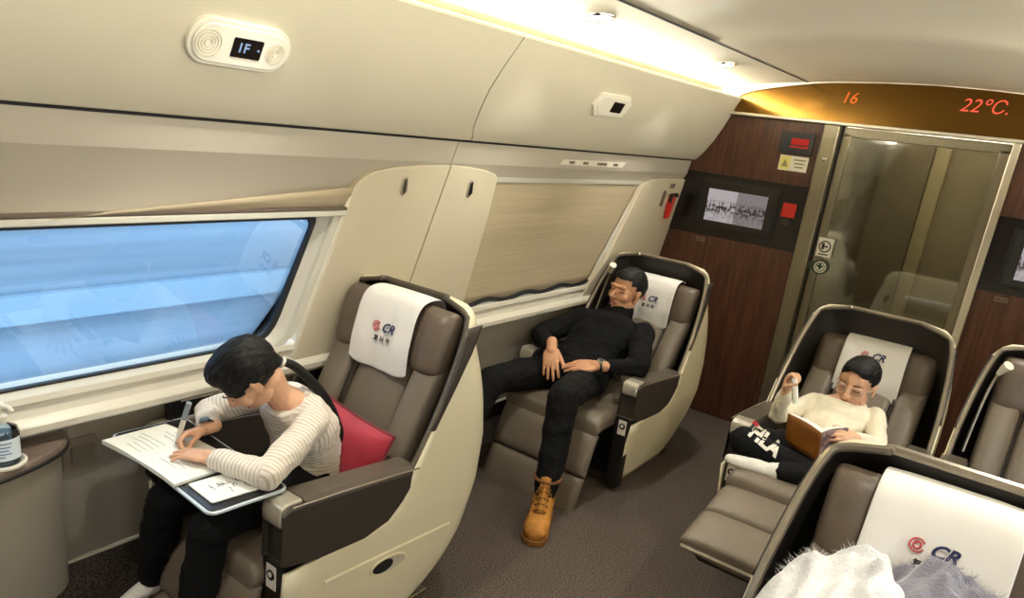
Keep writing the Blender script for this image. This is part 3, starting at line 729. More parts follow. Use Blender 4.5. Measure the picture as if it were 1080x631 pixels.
    if tray:
        LY = .19
        # left arm lid stands open, tray leaf swung across
        b = MB().box((-.325, LY, .715), (.03, .25, .14)); b.box((-.318, LY, .63), (.05, .25, .03)); a = obj('armrest_lid', b, 'tableblk', t, bevel=.006, **K)
        b = MB().box((-.3095, LY+.01, .745), (.002, .19, .05)); 
        for k in range(4):
            o = Vector((-.308, LY-.055+.045*k, .745)); b.box(o, (.002, .012, .03), R=Matrix.Rotation(.6, 3, 'X'), mi=1); b.box(o+Vector((0, .012, .004)), (.002, .006, .014), mi=1)
        obj('lid_notice', b, ['white', 'ink'], a, smooth=False, **K)
        b = MB().box((-.308, LY, .66), (.012, .23, .012)); obj('lid_rail', b, 'silver', a, bevel=.003, **K)
        A = Matrix.Rotation(0, 3, 'Z')
        b = MB(); plate(b, rrect(.56, .215, .02), (.0, -.03, .668), (1, -.06, 0), (.06, 1, 0), 0, .014); tr = obj('tray_table', b, 'tableblk', t, bevel=.003, **K)
        b = MB(); q = rrect(.566, .221, .022); b.tube([Vector((.0, -.03, .675))+Vector((1, -.06, 0)).normalized()*u+Vector((.06, 1, 0)).normalized()*v for u, v in q], .0055, n=6, closed=True, up=(0, 0, 1)); obj('tray_edge', b, mat('tray_edge', '#c8d4de', .3), tr, **K)
        b = MB().tube([(-.27, .0, .60), (-.25, -.02, .648)], .014, n=10); b.box((-.285, .0, .595), (.05, .07, .05)); obj('tray_hinge', b, 'silver', tr, bevel=.004, **K)
    return t

SEATS = dict(G=(-1.745, 1.07), M=(-1.68, 3.03), R=(-.475, 2.86), N=(.0, 1.12), F=(.27, 2.90))
G, MN, RD, NR, FR = (SEATS[k] for k in 'GMRNF')
HG_ = dict(G=(.955, .69), M=(.835, .735), R=(.805, .80), N=(.875, .70), F=(.90, .73))
def seat(k, label, **q): return make_seat(*SEATS[k], label, hz=HG_[k][0], hy=HG_[k][1], **q)
seat_g = seat('G', 'cream shell seat beside the blue window, holding the girl who writes and a red cushion', leg=.12, tray=True, lamp=0, ad=-.02, sh=.03, rimm='rimdark')
seat_m = seat('M', 'cream shell seat by the closed blind with the sleeping man in it', leg=.35, slide=.16, ad=.055, cz=.035)
seat_r = seat('R', 'brown leather seat in front of the door with leg rest raised and the reading child', leg=1.42, slide=.13, cz=-.03, lamp=0)
seat_n = seat('N', 'nearest seat at bottom right, large silver rim, a pale blanket in it', leg=.1, lamp=0, sh=-.02, rimr=.0135)
seat_f = seat('F', 'empty seat cut off by the right edge of the picture, white lamp inside', leg=.1)

# ---- white headrest covers: cloth over the headrest with the railway emblem
def headrest_cover(k, label, drop=.145, slant=0, wid=.136, up=0):
    x, y = SEATS[k]; hz, hy = HG_[k]
    e = empty('headrest_cover', (x, y+hy, hz-drop), label, 'headrest cover', 'white headrest covers')
    sl = (hy+.068-.485)/(hz-.38)
    fr = [(.0, -.005, 0)]
    # section over the headrest: dz from its middle, dy from its front skin
    prof = [(.145, -.02), (.14, .06), (.122, .112), (.085, .126), (.045, .124), (.014, .108), (-.004, .07), (-.012, .02), (-.018, -.04), (-.016, -.09), (-.010, -drop)]
    P3 = densify([(a+hy+.018+q*.15, 0, hz+q) for a, q in prof], 4); rows = []
    for i, p in enumerate(P3):
        t = i/(len(P3)-1); row = []
        for c in range(17):
            u = -1+2*c/16; wv = wid+.008*t
            rip = .0035*math.sin(u*5+t*6)*t+.0025*math.sin(u*11-t*4)*t
            cur = -.016*abs(u)**2.2*(1 if t > .35 else t/.35)
            cor = .022*(abs(u)**6)*(t > .97)
            row.append((x+u*wv, y+p.x-.012+cur-rip, p.z+cor+slant*u*.012*t))
        rows.append(row)
    b = MB().grid(rows); obj('cloth', b, 'cloth', e, solid=.003, soff=0, sub=1)
    zs_ = [hz+q for a, q in prof[4:]][::-1]; ys_ = [a+hy+.018+q*.15 for a, q in prof[4:]][::-1]
    def surf(u, v):
        return Vector((x+u, y+float(np.interp(v, zs_, ys_))-.012-.016*abs(u/wid)**2.2-.008, v))
    zc_ = hz+.008+up
    b = MB().tube([surf(-.037+.016*math.cos(a), zc_+.016*math.sin(a)) for a in np.linspace(.5, 5.9, 20)], .0018, n=5); obj('red_emblem', b, 'inkred', e)
    b = MB().tube([surf(-.037+.008*math.cos(a), zc_+.008*math.sin(a)) for a in np.linspace(0, 2*PI, 13)[:-1]], .002, n=5, closed=True); obj('red_emblem_core', b, 'inkred', e)
    b = MB(); put_text(b, 'CR', .044, (0, 0, 0), (1, 0, 0), (0, 0, 1), .001, shear=.35, bold=.0014, curve=lambda u, v: surf(u+.018, v+zc_)); obj('letters', b, 'inkblue', e, smooth=False)
    b = MB()
    for q, ch in enumerate('复兴号'): put_text(b, ch, .021, (0, 0, 0), (1, 0, 0), (0, 0, 1), .001, bold=.0006, curve=lambda u, v, q=q: surf(u-.026+.028*q, v+hz-.033+up))
    obj('characters', b, 'ink', e, smooth=False)
    return e
headrest_cover('G', 'white cover on the headrest above the red cushion, emblem in full view')
headrest_cover('M', 'white cover behind the sleeping man\'s head')
headrest_cover('R', 'white cover behind the reading child\'s head', up=.05)
headrest_cover('N', 'large white cover on the nearest headrest at bottom right', slant=.5, wid=.15)

# ---- red cushion behind the writing girl
def pillow(w, h, th, n=18):
    rows_f = []; rows_b = []
    for i in range(n+1):
        u = -1+2*i/n; rf = []; rb = []
        for k in range(n+1):
            v = -1+2*k/n
            pin = 1-.07*(1-u*u)*(abs(v)**3)  ; pin2 = 1-.07*(1-v*v)*(abs(u)**3)
            t = th*((1-abs(u)**2.6)*(1-abs(v)**2.6))**.5
            t += .004*noise.noise(Vector((u*2.3, v*2.3, 3)))*(1-u*u)*(1-v*v)
            rf.append((u*w/2*pin2, -t, v*h/2*pin)); rb.append((u*w/2*pin2, t, v*h/2*pin))
        rows_f.append(rf); rows_b.append(rb)
    return rows_f, rows_b
e = empty('cushion', (G[0]+.085, G[1]+.40, .445), 'red velvet cushion between the writing girl and her backrest', 'cushion')
rf, rb = pillow(.34, .27, .062); A = Matrix.Rotation(-.30, 3, 'X') @ Matrix.Rotation(.10, 3, 'Y')
tr = lambda p: tuple(Vector((G[0]+.085, G[1]+.455, .585))+A @ Vector(p))
b = MB().grid([[tr(p) for p in r] for r in rf]); b.grid([[tr(p) for p in r] for r in rb]); obj('cover', b, 'red', e)
edge = [r[0] for r in rf]+rf[-1][1:]+[r[-1] for r in reversed(rf)][1:]+list(reversed(rf[0]))[1:-1]
b = MB().tube([tr(p) for p in edge], .005, n=6, closed=True); obj('piping', b, mat('cushion_piping', '#7a2630', .6, bump=.5, bscale=200), e)

# ---- soft masses added for the pale smear over the nearest seat
def smear_fill(name, cx, cy, cz, dims, m, label, seed):
    n, mm = 56, 44; rows = []
    for i in range(n+1):
        u = -1+2*i/n; row = []
        for k in range(mm+1):
            v = -1+2*k/mm; d = max(0, 1-(abs(u)**2.4+abs(v)**2.4)/1.25)
            z = dims[2]*d**.5
            nz = noise.noise(Vector((u*1.9, v*1.9, seed)))*.06+noise.noise(Vector((u*4.5, v*4.5, seed+5)))*.032+noise.noise(Vector((u*11, v*11, seed)))*.005
            row.append((cx+u*dims[0], cy+v*dims[1]+z*.55, cz+z+nz*(.3+d)))
        rows.append(row)
    o = thing(name, MB().grid(rows), m, label, 'blanket', 'blankets in the nearest seat', solid=.012)
    md = o.modifiers.new('pile', 'PARTICLE_SYSTEM'); st = md.particle_system.settings     # soft strands that blur the edge like the smear
    st.type = 'HAIR'; st.count = 30000; st.hair_length = .016; st.hair_step = 3; st.render_step = 3; st.factor_random = .004; st.normal_factor = .004
    st.brownian_factor = .002; st.root_radius = .9; st.tip_radius = .2; st.radius_scale = .0012; st.material = 1; st.use_modifier_stack = False
    return o
M['fleece'] = mat('white_fleece', '#e6e6e8', .95, bump=1, bscale=150, sheen=.6)
M['fleeceblue'] = mat('blue_grey_fleece', '#85838f', .95, bump=1, bscale=150, sheen=.5)
# ------------------------------------------------------------------ figures
V = Vector
def fuse(name, mb, m, voxel=.004, smooth=3, parent=None, disp=None, cut=None, sub=None, lipf=None, band=None, mats=None):
    """union of overlapping closed shapes as one continuous skin"""
    me = bpy.data.meshes.new('tmp'); me.from_pydata(mb.v, [], mb.f)
    bm = bmesh.new(); bm.from_mesh(me); bmesh.ops.recalc_face_normals(bm, faces=bm.faces); bm.to_mesh(me); bm.free()
    o = bpy.data.objects.new('tmp', me); COL.objects.link(o)
    r = o.modifiers.new('r', 'REMESH'); r.mode = 'VOXEL'; r.voxel_size = voxel
    if smooth:
        s = o.modifiers.new('s', 'SMOOTH'); s.factor = .5; s.iterations = smooth
    bpy.context.view_layer.update(); dg = bpy.context.evaluated_depsgraph_get()
    me2 = bpy.data.meshes.new_from_object(o.evaluated_get(dg)); bpy.data.objects.remove(o); bpy.data.meshes.remove(me)
    n = len(me2.vertices); co = np.empty(n*3); me2.vertices.foreach_get('co', co); co = co.reshape(-1, 3)
    if disp:
        no = np.empty(n*3); me2.vertex_normals.foreach_get('vector', no); no = no.reshape(-1, 3)
        co = np.array([disp(V(c), V(k)) for c, k in zip(co, no)])
    if band:
        vals = np.zeros(n); best = np.full(n, 1e9)
        for p0, p1, base in band:
            p0 = np.array(p0); d = np.array(p1)-p0; L = np.linalg.norm(d); d = d/L
            t = (co-p0) @ d; tc = np.clip(t, 0, L); dist = np.linalg.norm(co-p0-tc[:, None]*d, axis=1)
            k = dist < best; best[k] = dist[k]; vals[k] = base+t[k]
    base = (0, 0, 0)
    if parent is not None: base = LOC[parent.name]
    else: base = ((co[:, 0].min()+co[:, 0].max())/2, (co[:, 1].min()+co[:, 1].max())/2, co[:, 2].min())
    me2.vertices.foreach_set('co', (co-np.array(base)).ravel()); me2.update()
    me2.materials.clear()
    for k in (mats or [m]): me2.materials.append(M[k] if isinstance(k, str) else k)
    if lipf:
        for p in me2.polygons:
            c = p.center+V(base); p.material_index = lipf(c)
    if band:
        a = me2.attributes.new('band', 'FLOAT', 'POINT'); a.data.foreach_set('value', vals)
    if cut:
        bm = bmesh.new(); bm.from_mesh(me2)
        bmesh.ops.delete(bm, geom=[f for f in bm.faces if cut(f.calc_center_median()+V(base))], context='FACES'); bm.to_mesh(me2); bm.free()
    me2.polygons.foreach_set('use_smooth', [True]*len(me2.polygons))
    me2.name = name; ob = bpy.data.objects.new(name, me2); COL.objects.link(ob)
    if parent is not None: ob.parent = parent
    else: ob.location = base; LOC[ob.name] = base
    return ob

def limb(mb, pts, rs, n=14, dens=6):
    P3 = densify(pts, dens); R3 = list(np.interp(np.linspace(0, len(rs)-1, len(P3)), range(len(rs)), rs))
    mb.tube(P3, R3, n=n); mb.ell(pts[0], (rs[0],)*3, n=12, m=8); mb.ell(pts[-1], (rs[-1],)*3, n=12, m=8); return mb

def basis(f, u):
    f = V(f).normalized(); u = V(u); u = (u-f*u.dot(f)).normalized(); r = f.cross(u); return Matrix((r, f, u)).transposed()

def torso(mb, secs, off=0, n=20):
    """secs: (centre, lateral axis, half width, half depth); rings follow the spine"""
    cs = [V(s[0]) for s in secs]; rings = []
    for i, s in enumerate(secs):
        t = (cs[min(i+1, len(cs)-1)]-cs[max(i-1, 0)]).normalized(); x = V(s[1]); x = (x-t*x.dot(t)).normalized(); y = t.cross(x)
        ring = []
        for k in range(n):
            a = 2*PI*k/n; ca, sa = math.cos(a), math.sin(a)
            e = .85
            ring.append(cs[i]+x*((s[2]+off)*math.copysign(abs(ca)**e, ca))+y*((s[3]+off)*math.copysign(abs(sa)**e, sa)))
        rings.append(ring)
    mb.loft(rings); 
    mb.ell(cs[0], (secs[0][2]*.95+off, secs[0][3]+off, secs[0][3]*.8+off), R=basis(V(secs[0][1]).cross(cs[1]-cs[0]), cs[1]-cs[0]))
    return mb

def hand(mb, W, d, n, t, curl=(.35, .35, .35, .35), splay=.06, s=1.0, thumb=(.7, .55, -.25), tcurl=.3, fr=.0083):
    """W wrist, d towards the fingers, n out of the back of the hand, t thumb side"""
    W = V(W); d = V(d).normalized(); n = V(n); n = (n-d*n.dot(d)).normalized(); t0 = V(t); t = d.cross(n); t = t if t.dot(t0) > 0 else -t
    R = Matrix((t, d, n)).transposed()
    mb.ell(W+d*(.050*s), (.041*s, .052*s, .0145*s), R=R, n=16, m=10, e=.8)
    mb.ell(W+d*(.035*s)+t*(.022*s)-n*(.006*s), (.02*s, .03*s, .014*s), R=R)
    limb(mb, [W-d*.03*s, W+d*.02*s], [.026*s, .026*s])
    kn = []
    for i, (off, L) in enumerate(((.030, .072), (.010, .080), (-.011, .074), (-.030, .058))):
        p = W+d*((.088-.004*abs(i-1.2)**1.5)*s)+t*(off*s); dirv = (d+t*(splay*(1.5-i))).normalized(); nn = n.copy(); pts = [p-dirv*.02*s, p]
        rs = [fr*s*1.08, fr*s*1.12]
        for j, q in enumerate((.45, .32, .25)):
            a = curl[i]*(1.0, 1.25, .8)[j]
            dirv2 = (dirv*math.cos(a)-nn*math.sin(a)).normalized(); nn = (nn*math.cos(a)+dirv*math.sin(a)).normalized(); dirv = dirv2
            p = p+dirv*(L*q*s); pts.append(p); rs.append(fr*s*(1.0, .95, .8)[j]*(.9 if i == 3 else 1))
        limb(mb, pts, rs, n=10, dens=4); kn.append(pts)
    p = W+d*(.022*s)+t*(.026*s)-n*.004*s; dv = (d*thumb[0]+t*thumb[1]+n*thumb[2]).normalized()
    pts = [p, p+dv*.042*s]; dv2 = (dv*math.cos(tcurl)-(t*.8+n*.3).normalized()*math.sin(tcurl)).normalized(); pts += [pts[-1]+dv2*.03*s, pts[-1]+dv2*.03*s+(dv2-t*.15).normalized()*.024*s]
    limb(mb, pts, [.013*s, .0105*s, .0095*s, .0078*s], n=10, dens=4)
    return kn

def head(mb, C, R, s=1.0, child=False, open_eyes=False):
    """C centre of the skull at ear height; R columns: right, forward, up"""
    C = V(C); f = lambda x, y, z: C+R @ V((x*s, y*s, z*s))
    E = lambda c, r, rot=None: mb.ell(f(*c), tuple(q*s for q in r), R=R if rot is None else R @ rot, n=18, m=12)
    jw = .9 if child else 1.0
    E((0, -.014, .030), (.074, .094, .084))
    E((0, .030, -.015), (.063*jw+.002, .054, .075))
    E((0, .030, -.062), (.050*jw, .050, .042)); E((0, .062, -.090 if not child else -.083), (.021*jw, .018, .016))
    for q in (-1, 1):
        E((q*.037, .054, -.028), (.026, .022, .026)); E((q*.048, .012, -.062), (.016*jw, .034, .026))
        E((q*.031, .0665, .004), (.0165, .0125, .0105))
        E((q*.074, -.010, -.010), (.007, .017, .029), Matrix.Rotation(q*-.25, 3, 'Z')); E((q*.078, -.016, .004), (.005, .014, .018), Matrix.Rotation(q*-.5, 3, 'Z')); E((q*.073, -.002, -.034), (.006, .008, .010))
        E((q*.0115, .090, -.034), (.0085, .010, .0075))
    if not child: mb.tube([f(-.048, .068, .020), f(-.025, .082, .024), f(0, .083, .020), f(.025, .082, .024), f(.048, .068, .020)], .0095*s, n=10)
    k = .8 if child else 1
    mb.tube([f(0, .076, .016), f(0, .087+.002*k, -.004), f(0, .094+.006*k, -.022), f(0, .096+.008*k, -.030)], [.007*s, .0075*s, .0095*s, .0105*s], n=10); E((0, .096+.006*k, -.032), (.0105, .0105, .009))
    mb.tube([f(-.022, .072, -.061), f(-.009, .083, -.058), f(0, .0835, -.0595), f(.009, .083, -.058), f(.022, .072, -.061)], [.003*s, .0055*s, .0055*s, .0055*s, .003*s], n=8)
    mb.tube([f(-.020, .073, -.066), f(-.008, .082, -.0705), f(.008, .082, -.0705), f(.020, .073, -.066)], [.003*s, .0062*s, .0062*s, .003*s], n=8)
    return f

def face_disp(f, R, s):
    """press the eye sockets and the mouth line into the fused head"""
    pts = [(f(q*.030, .078, .0125), .011*s, .0045*s) for q in (-1, 1)]+[(f(q*.016, .078, .004), .008*s, .004*s) for q in (-1, 1)]+[(f(x, .085, -.0648), .0055*s, .0032*s) for x in (-.014, -.007, 0, .007, .014)]+[(f(0, .088, -.049), .005*s, .002*s)]
    fwd = R @ V((0, 1, 0))
    def dsp(c, n):
        out = c.copy()
        for p, r, d in pts:
            q = (c-p).length
            if q < r*2.5: out -= fwd*d*math.exp(-(q/r)**2)
        return out
    return dsp

def lashes(f, m, parent, s, brow=True, thick=.0022):
    for q in (-1, 1):
        b = MB().tube([f(q*.018, .0765, .0005), f(q*.026, .0795, -.003), f(q*.034, .0785, -.0035), f(q*.044, .072, -.001)], thick*s*.6, n=6); obj('eyelashes', b, m, parent)
        b = MB().tube([f(q*.015, .0845, .0245), f(q*.028, .086, .028), f(q*.042, .078, .027), f(q*.051, .066, .022)], [.0018*s, .0026*s, .0022*s, .0012*s], n=8, flat=.7); obj('eyebrow', b, m, parent)

def knit(amp=.004, sc=14, seed=0, ax=None):
    def d(c, n):
        q = c*sc
        v = noise.noise(V((q.x, q.y, q.z*1.7+seed)))*amp+noise.noise(V((q.x*2.6, q.y*2.6, q.z*4+seed)))*amp*.45
        return c+n*v
    return d

# ================= sleeping man
HM = V((-1.742, 3.575, .892)); RM = basis((-.26, -.94, .10), (.10, .14, .98)); SM = 1.07
J = dict(pel=V((-1.655, 3.02, .565)), wai=V((-1.65, 3.13, .66)), che=V((-1.645, 3.225, .735)), sho=V((-1.64, 3.275, .79)), nek=V((-1.638, 3.315, .845)),
         sL=V((-1.465, 3.265, .765)), sR=V((-1.825, 3.285, .755)), eL=V((-1.372, 3.075, .655)), wL=V((-1.505, 2.93, .655)), eR=V((-1.935, 3.06, .672)), wR=V((-1.782, 2.94, .668)),
         hL=V((-1.565, 2.99, .560)), hR=V((-1.745, 2.99, .560)), kL=V((-1.482, 2.60, .585)), kR=V((-1.865, 2.58, .545)), aL=V((-1.468, 2.545, .135)), aR=V((-1.93, 2.33, .13)))
EYE = V((0, 0, 1.7))
for k_, f_ in dict(pel=1.055, wai=1.06, che=1.065, sho=1.07, nek=1.07, sL=1.065, sR=1.07, eL=1.035, eR=1.045, wL=1.03, wR=1.015, hL=1.055, hR=1.055, kL=1.03, kR=1.03).items(): J[k_] = EYE+(J[k_]-EYE)*f_
J['nek'] = V((-1.752, 3.575, .762)); J['sho'].z -= .012
X1 = V((1, 0, 0))
secM = [(J['pel'], X1, .165, .112), (J['wai'], X1, .165, .112), (J['che'], X1, .178, .118), (J['sho'], X1, .165, .088), (J['sho']+V((0, .02, .035)), X1, .10, .07), (J['nek'], X1, .06, .062)]
mb = MB(); torso(mb, [(c, x, w-.024, d-.016) for c, x, w, d in secM])
limb(mb, [J['sho']+V((0, .01, .0)), J['nek'], HM+RM @ V((0, -.02, -.055))], [.056, .055, .056])
for q in 'LR':
    limb(mb, [J['s'+q], J['e'+q]], [.047, .036]); limb(mb, [J['e'+q], J['w'+q]], [.036, .026]); limb(mb, [J['h'+q], J['k'+q]], [.076, .052]); limb(mb, [J['k'+q], J['a'+q]], [.05, .036])
    ft = V((.42, -.9, 0)) if q == 'L' else V((0, -1, 0)); limb(mb, [J['a'+q]+V((0, 0, -.05)), J['a'+q]+ft*.14+V((0, 0, -.085))], [.036, .03])
# hands resting in the lap
hand(mb, J['wL'], (-.88, -.40, -.10), (-.05, -.30, .95), (.15, -.9, .2), curl=(.14, .12, .14, .2), splay=.10, s=1.05, thumb=(.85, .45, .05), tcurl=.15)
hand(mb, J['wR'], (.42, -.55, -.72), (.10, -.72, .69), (.85, .4, .1), curl=(.16, .12, .12, .16), splay=.07, s=1.05, thumb=(.85, .45, -.1), tcurl=.15)
fM = head(mb, HM, RM, SM)
lipsM = [fM(0, .083, -.0595), fM(0, .082, -.0705)]
xl = RM @ V((1, 0, 0)); ul = RM @ V((0, 0, 1))
def lipf_for(f, R, s):
    c0 = f(0, .083, -.065); xl = R @ V((1, 0, 0)); ul = R @ V((0, 0, 1))
    def g(c):
        d = c-c0; return 1 if (d.dot(xl)/(.023*s))**2+(d.dot(ul)/(.0105*s))**2 < 1 and abs(d.dot(R @ V((0, 1, 0)))) < .016*s else 0
    return g
man = fuse('person', mb, None, .0036, 2, disp=face_disp(fM, RM, SM), mats=['skin', 'skinlip'], lipf=lipf_for(fM, RM, SM))
tag(man, 'man in black asleep by the closed blind, tan boot out on the carpet', 'person')
lashes(fM, 'hair', man, SM)
def hairball(f, R, s, extra=()):
    mb = MB(); E = lambda c, r: mb.ell(f(*c), tuple(q*s for q in r), R=R, n=20, m=14)
    E((0, -.017, .036), (.0805, .0985, .0865)); 
    for c, r in extra: E(c, r)
    return mb
def tolocal(C, R, s):
    Rt = R.transposed(); return lambda p: (Rt @ (p-C))/s
lM = tolocal(HM, RM, SM)
def cutM(p):
    q = lM(p)
    if q.y > .045: return q.z < .064-.10*(q.y-.075)-.25*max(0, abs(q.x)-.045)
    if q.y > .018: return q.z < .040
    if q.y > -.012: return q.z < .022
    return q.z < -.040 if q.y < -.035 else q.z < .015
fuse('hair', hairball(fM, RM, SM, (((0, .028, .066), (.06, .055, .045)), ((0, -.02, .062), (.07, .085, .065)))), 'hair', .004, 2, man, disp=lambda c, n: c+n*(.0022*noise.noise(c*160)+.002*noise.noise(c*60)), cut=cutM)
# black roll-neck jumper
mb = MB(); torso(mb, secM[:-1], .004)
for q in 'LR':
    limb(mb, [J['s'+q], J['e'+q]], [.068, .054]); limb(mb, [J['e'+q], J['w'+q]+(J['e'+q]-J['w'+q]).normalized()*.03], [.05, .036])
limb(mb, [J['sho']+V((0, -.012, -.01)), J['nek']*.5+J['sho']*.5+V((0, -.014, .004)), J['nek']+V((0, -.012, .016))], [.093, .089, .0755])
fuse('jumper', mb, 'blackknit', .0055, 3, man, disp=knit(.008, 11, 1))
# black trousers
mb = MB(); torso(mb, [(J['pel']+V((0, -.03, -.02)), X1, .172, .115), (J['pel'], X1, .172, .118), (J['wai'], X1, .160, .108)])
for q in 'LR':
    limb(mb, [J['h'+q], J['k'+q]], [.094, .072]); limb(mb, [J['k'+q], (J['k'+q]+J['a'+q])/2+V((0, .012, 0)), J['a'+q]+V((0, 0, .01))], [.072, .068, .052])
fuse('trousers', mb, 'blackpants', .006, 3, man, disp=knit(.007, 12, 4))
# boots
def boot(a, ft, parent, bs=1.14):
    s = V((ft.y, -ft.x, 0)); fl = V((a.x, a.y, 0)); R = Matrix((s, ft, V((0, 0, 1)))).transposed()
    g = lambda x, y, z: fl+R @ V((x*bs, y*bs, z*bs))
    mb = MB()
    def rg(y, w, z0, z1, back=0): return [g(w*math.cos(t)*(1 if math.sin(t) < .3 else .93), y, (z0+z1)/2+(z1-z0)/2*math.copysign(abs(math.sin(t))**.75, math.sin(t))) for t in np.linspace(0, 2*PI, 17)[:-1]]
    mb.loft([rg(-.075, .012, .03, .05), rg(-.07, .03, .02, .12), rg(-.05, .040, .02, .15), rg(0, .042, .02, .15), rg(.05, .043, .02, .128), rg(.10, .047, .02, .096), rg(.14, .049, .02, .084), rg(.17, .045, .02, .078), rg(.192, .034, .02, .064), rg(.203, .012, .024, .045)])
    limb(mb, [g(0, -.018, .09), g(0, -.022, .175)], [.048, .050])
    bt = fuse('boot', mb, 'boot', .0045, 3, parent, disp=knit(.002, 30, 2))
    b = MB(); out = [g(w, y, 0) for y, w in ((-.08, .02), (-.06, .04), (0, .042), (.06, .045), (.12, .052), (.165, .049), (.195, .036), (.208, .014))]+[g(-w, y, 0) for y, w in ((.208, .014), (.195, .036), (.165, .049), (.12, .050), (.06, .042), (0, .042), (-.06, .04), (-.08, .02))]
    b.loft([[p+V((0, 0, z)) for p in out] for z in (0.001, .012, .026)]); obj('sole', b, 'bootsole', bt, bevel=.003, world=False) if False else obj('sole', MBshift(b, parent), 'bootsole', bt, bevel=.003)
    b = MB(); b.tube([g(.050*math.cos(t), -.022+.050*math.sin(t), .178) for t in np.linspace(0, 2*PI, 21)[:-1]], .0085, n=8, closed=True); obj('cuff', MBshift(b, parent), 'bootcuff', bt)
    b = MB()
    for k in range(5):
        y = .035+.018*k if k < 3 else .028-.004*(k-3); z = .142-.012*k if k < 3 else .15+.014*(k-3)
        y, z = [(.105, .098), (.082, .112), (.060, .126), (.040, .142), (.032, .160)][k]
        b.tube([g(-.026, y, z-.008), g(-.008, y+.006, z+.006), g(.026, y-.006, z-.006)], .0026, n=6); b.tube([g(.026, y, z-.008), g(.008, y+.007, z+.007), g(-.026, y-.006, z-.006)], .0026, n=6)
    b.tube([g(0, .03, .168), g(.02, .045, .16), g(.034, .05, .13), g(.04, .06, .11)], .0026, n=6); b.tube([g(0, .03, .168), g(-.024, .05, .155), g(-.036, .055, .13)], .0026, n=6)
    obj('laces', MBshift(b, parent), mat('boot_laces', '#7a5222', .8), bt)
    b = MB().loft([[g(x, y, z) for x, y, z in ((-.02, y0, z0), (0, y0+.004, z0+.008), (.02, y0, z0))] for y0, z0 in ((.115, .09), (.085, .107), (.06, .124), (.04, .142), (.03, .172), (.028, .198))], cap=False, closed=False); obj('tongue', MBshift(b, parent), 'boot', bt, solid=.006)
    return bt
def MBshift(b, parent):
    return b
_obj = obj
def obj(name, mb, mats, parent=None, **k):
    """parts of a part are given in world space too: shift by the root's origin"""
    if parent is not None and parent.parent is not None and k.get('world', True) and parent.name not in LOC:
        root = parent
        while root.parent is not None: root = root.parent
        if root.name in LOC:
            l = LOC[root.name]; m2 = MB(); m2.v = [(x-l[0], y-l[1], z-l[2]) for x, y, z in mb.v]; m2.f = mb.f; m2.m = mb.m; mb = m2
        k['world'] = False
    return _obj(name, mb, mats, parent, **k)
boot(J['aL'], V((.42, -.907, 0)).normalized(), man)
boot(J['aR'], V((-.05, -1, 0)).normalized(), man)
# wrist watch
d = (J['wL']-J['eL']).normalized(); R_ = basis(d, (.05, -.35, .93)); o = J['wL']-d*.004
b = MB().tube([o+R_ @ V((.031*math.cos(a), 0, .027*math.sin(a))) for a in np.linspace(0, 2*PI, 25)[:-1]], .010, n=8, flat=.35, closed=True, up=d); w = obj('watch', b, 'blackmat', man)
b = MB().lathe([(.017, .0), (.018, .004), (.016, .009)], o+R_ @ V((0, 0, .027)), 20, ax=R_); obj('watch_case', b, 'silver', w)
b = MB().lathe([(.0135, .0), (.0135, .0012)], o+R_ @ V((0, 0, .036)), 18, ax=R_); obj('watch_dial', b, 'gasket', w)

# ================= girl writing
s = .93
HG = V((-1.722, 1.185, .910)); RG = basis((-.34, -.50, -.80), (-.22, -.72, .60))
J = dict(pel=V((-1.725, 1.40, .545)), wai=V((-1.715, 1.405, .63)), che=V((-1.70, 1.365, .73)), sho=V((-1.695, 1.32, .80)), nek=V((-1.700, 1.275, .845)),
         sL=V((-1.575, 1.315, .785)), sR=V((-1.818, 1.30, .79)), eL=V((-1.485, 1.09, .722)), wL=V((-1.658, 1.037, .720)), eR=V((-1.925, 1.19, .728)), wR=V((-1.815, 1.118, .732)),
         hL=V((-1.665, 1.36, .525)), hR=V((-1.795, 1.36, .525)), kL=V((-1.62, 1.005, .535)), kR=V((-1.835, 1.00, .525)), aL=V((-1.655, .965, .18)), aR=V((-1.93, 1.0, .225)))
X1 = V((.98, .06, -.02))
secG = [(J['pel'], X1, .120, .092), (J['wai'], X1, .112, .085), (J['che'], X1, .125, .088), (J['sho'], X1, .112, .066), (J['sho']+V((0, -.015, .022)), X1, .070, .056), (J['nek'], X1, .042, .044)]
mb = MB(); torso(mb, [(c, x, w-.014, d-.014) for c, x, w, d in secG]); limb(mb, [J['sho'], J['nek'], HG+RG @ V((0, -.03, -.055))], [.05, .042, .044])
for q in 'LR':
    limb(mb, [J['s'+q], J['e'+q]], [.034, .027]); limb(mb, [J['e'+q], J['w'+q]], [.027, .021]); limb(mb, [J['h'+q], J['k'+q]], [.055, .04]); limb(mb, [J['k'+q], J['a'+q]], [.04, .028])
    limb(mb, [J['a'+q]+V((0, 0, -.02)), J['a'+q]+V((-.02, -.065, -.085))], [.021, .014])
hand(mb, J['wL'], (-.93, -.36, -.06), (-.05, .05, 1), (.3, .95, 0), curl=(.10, .10, .12, .16), splay=.13, s=.80, thumb=(.7, .65, -.1), tcurl=.2)
kR = hand(mb, J['wR'], (-.2, -.93, -.12), (-.50, .05, .86), (.9, -.1, .3), curl=(.62, .75, .95, 1.05), splay=.04, s=.78, thumb=(.85, .15, -.55), tcurl=.35)
fG = head(mb, HG, RG, s, child=True)
girl = fuse('person', mb, None, .0036, 2, disp=face_disp(fG, RG, s), mats=['skinkid', 'skinlip'], lipf=lipf_for(fG, RG, s))
tag(girl, 'girl in a striped jumper bent over her notebook, writing with a pen', 'person')
lashes(fG, 'hair', girl, s)
lG = tolocal(HG, RG, s)
tie = V((-1.692, 1.272, .948))
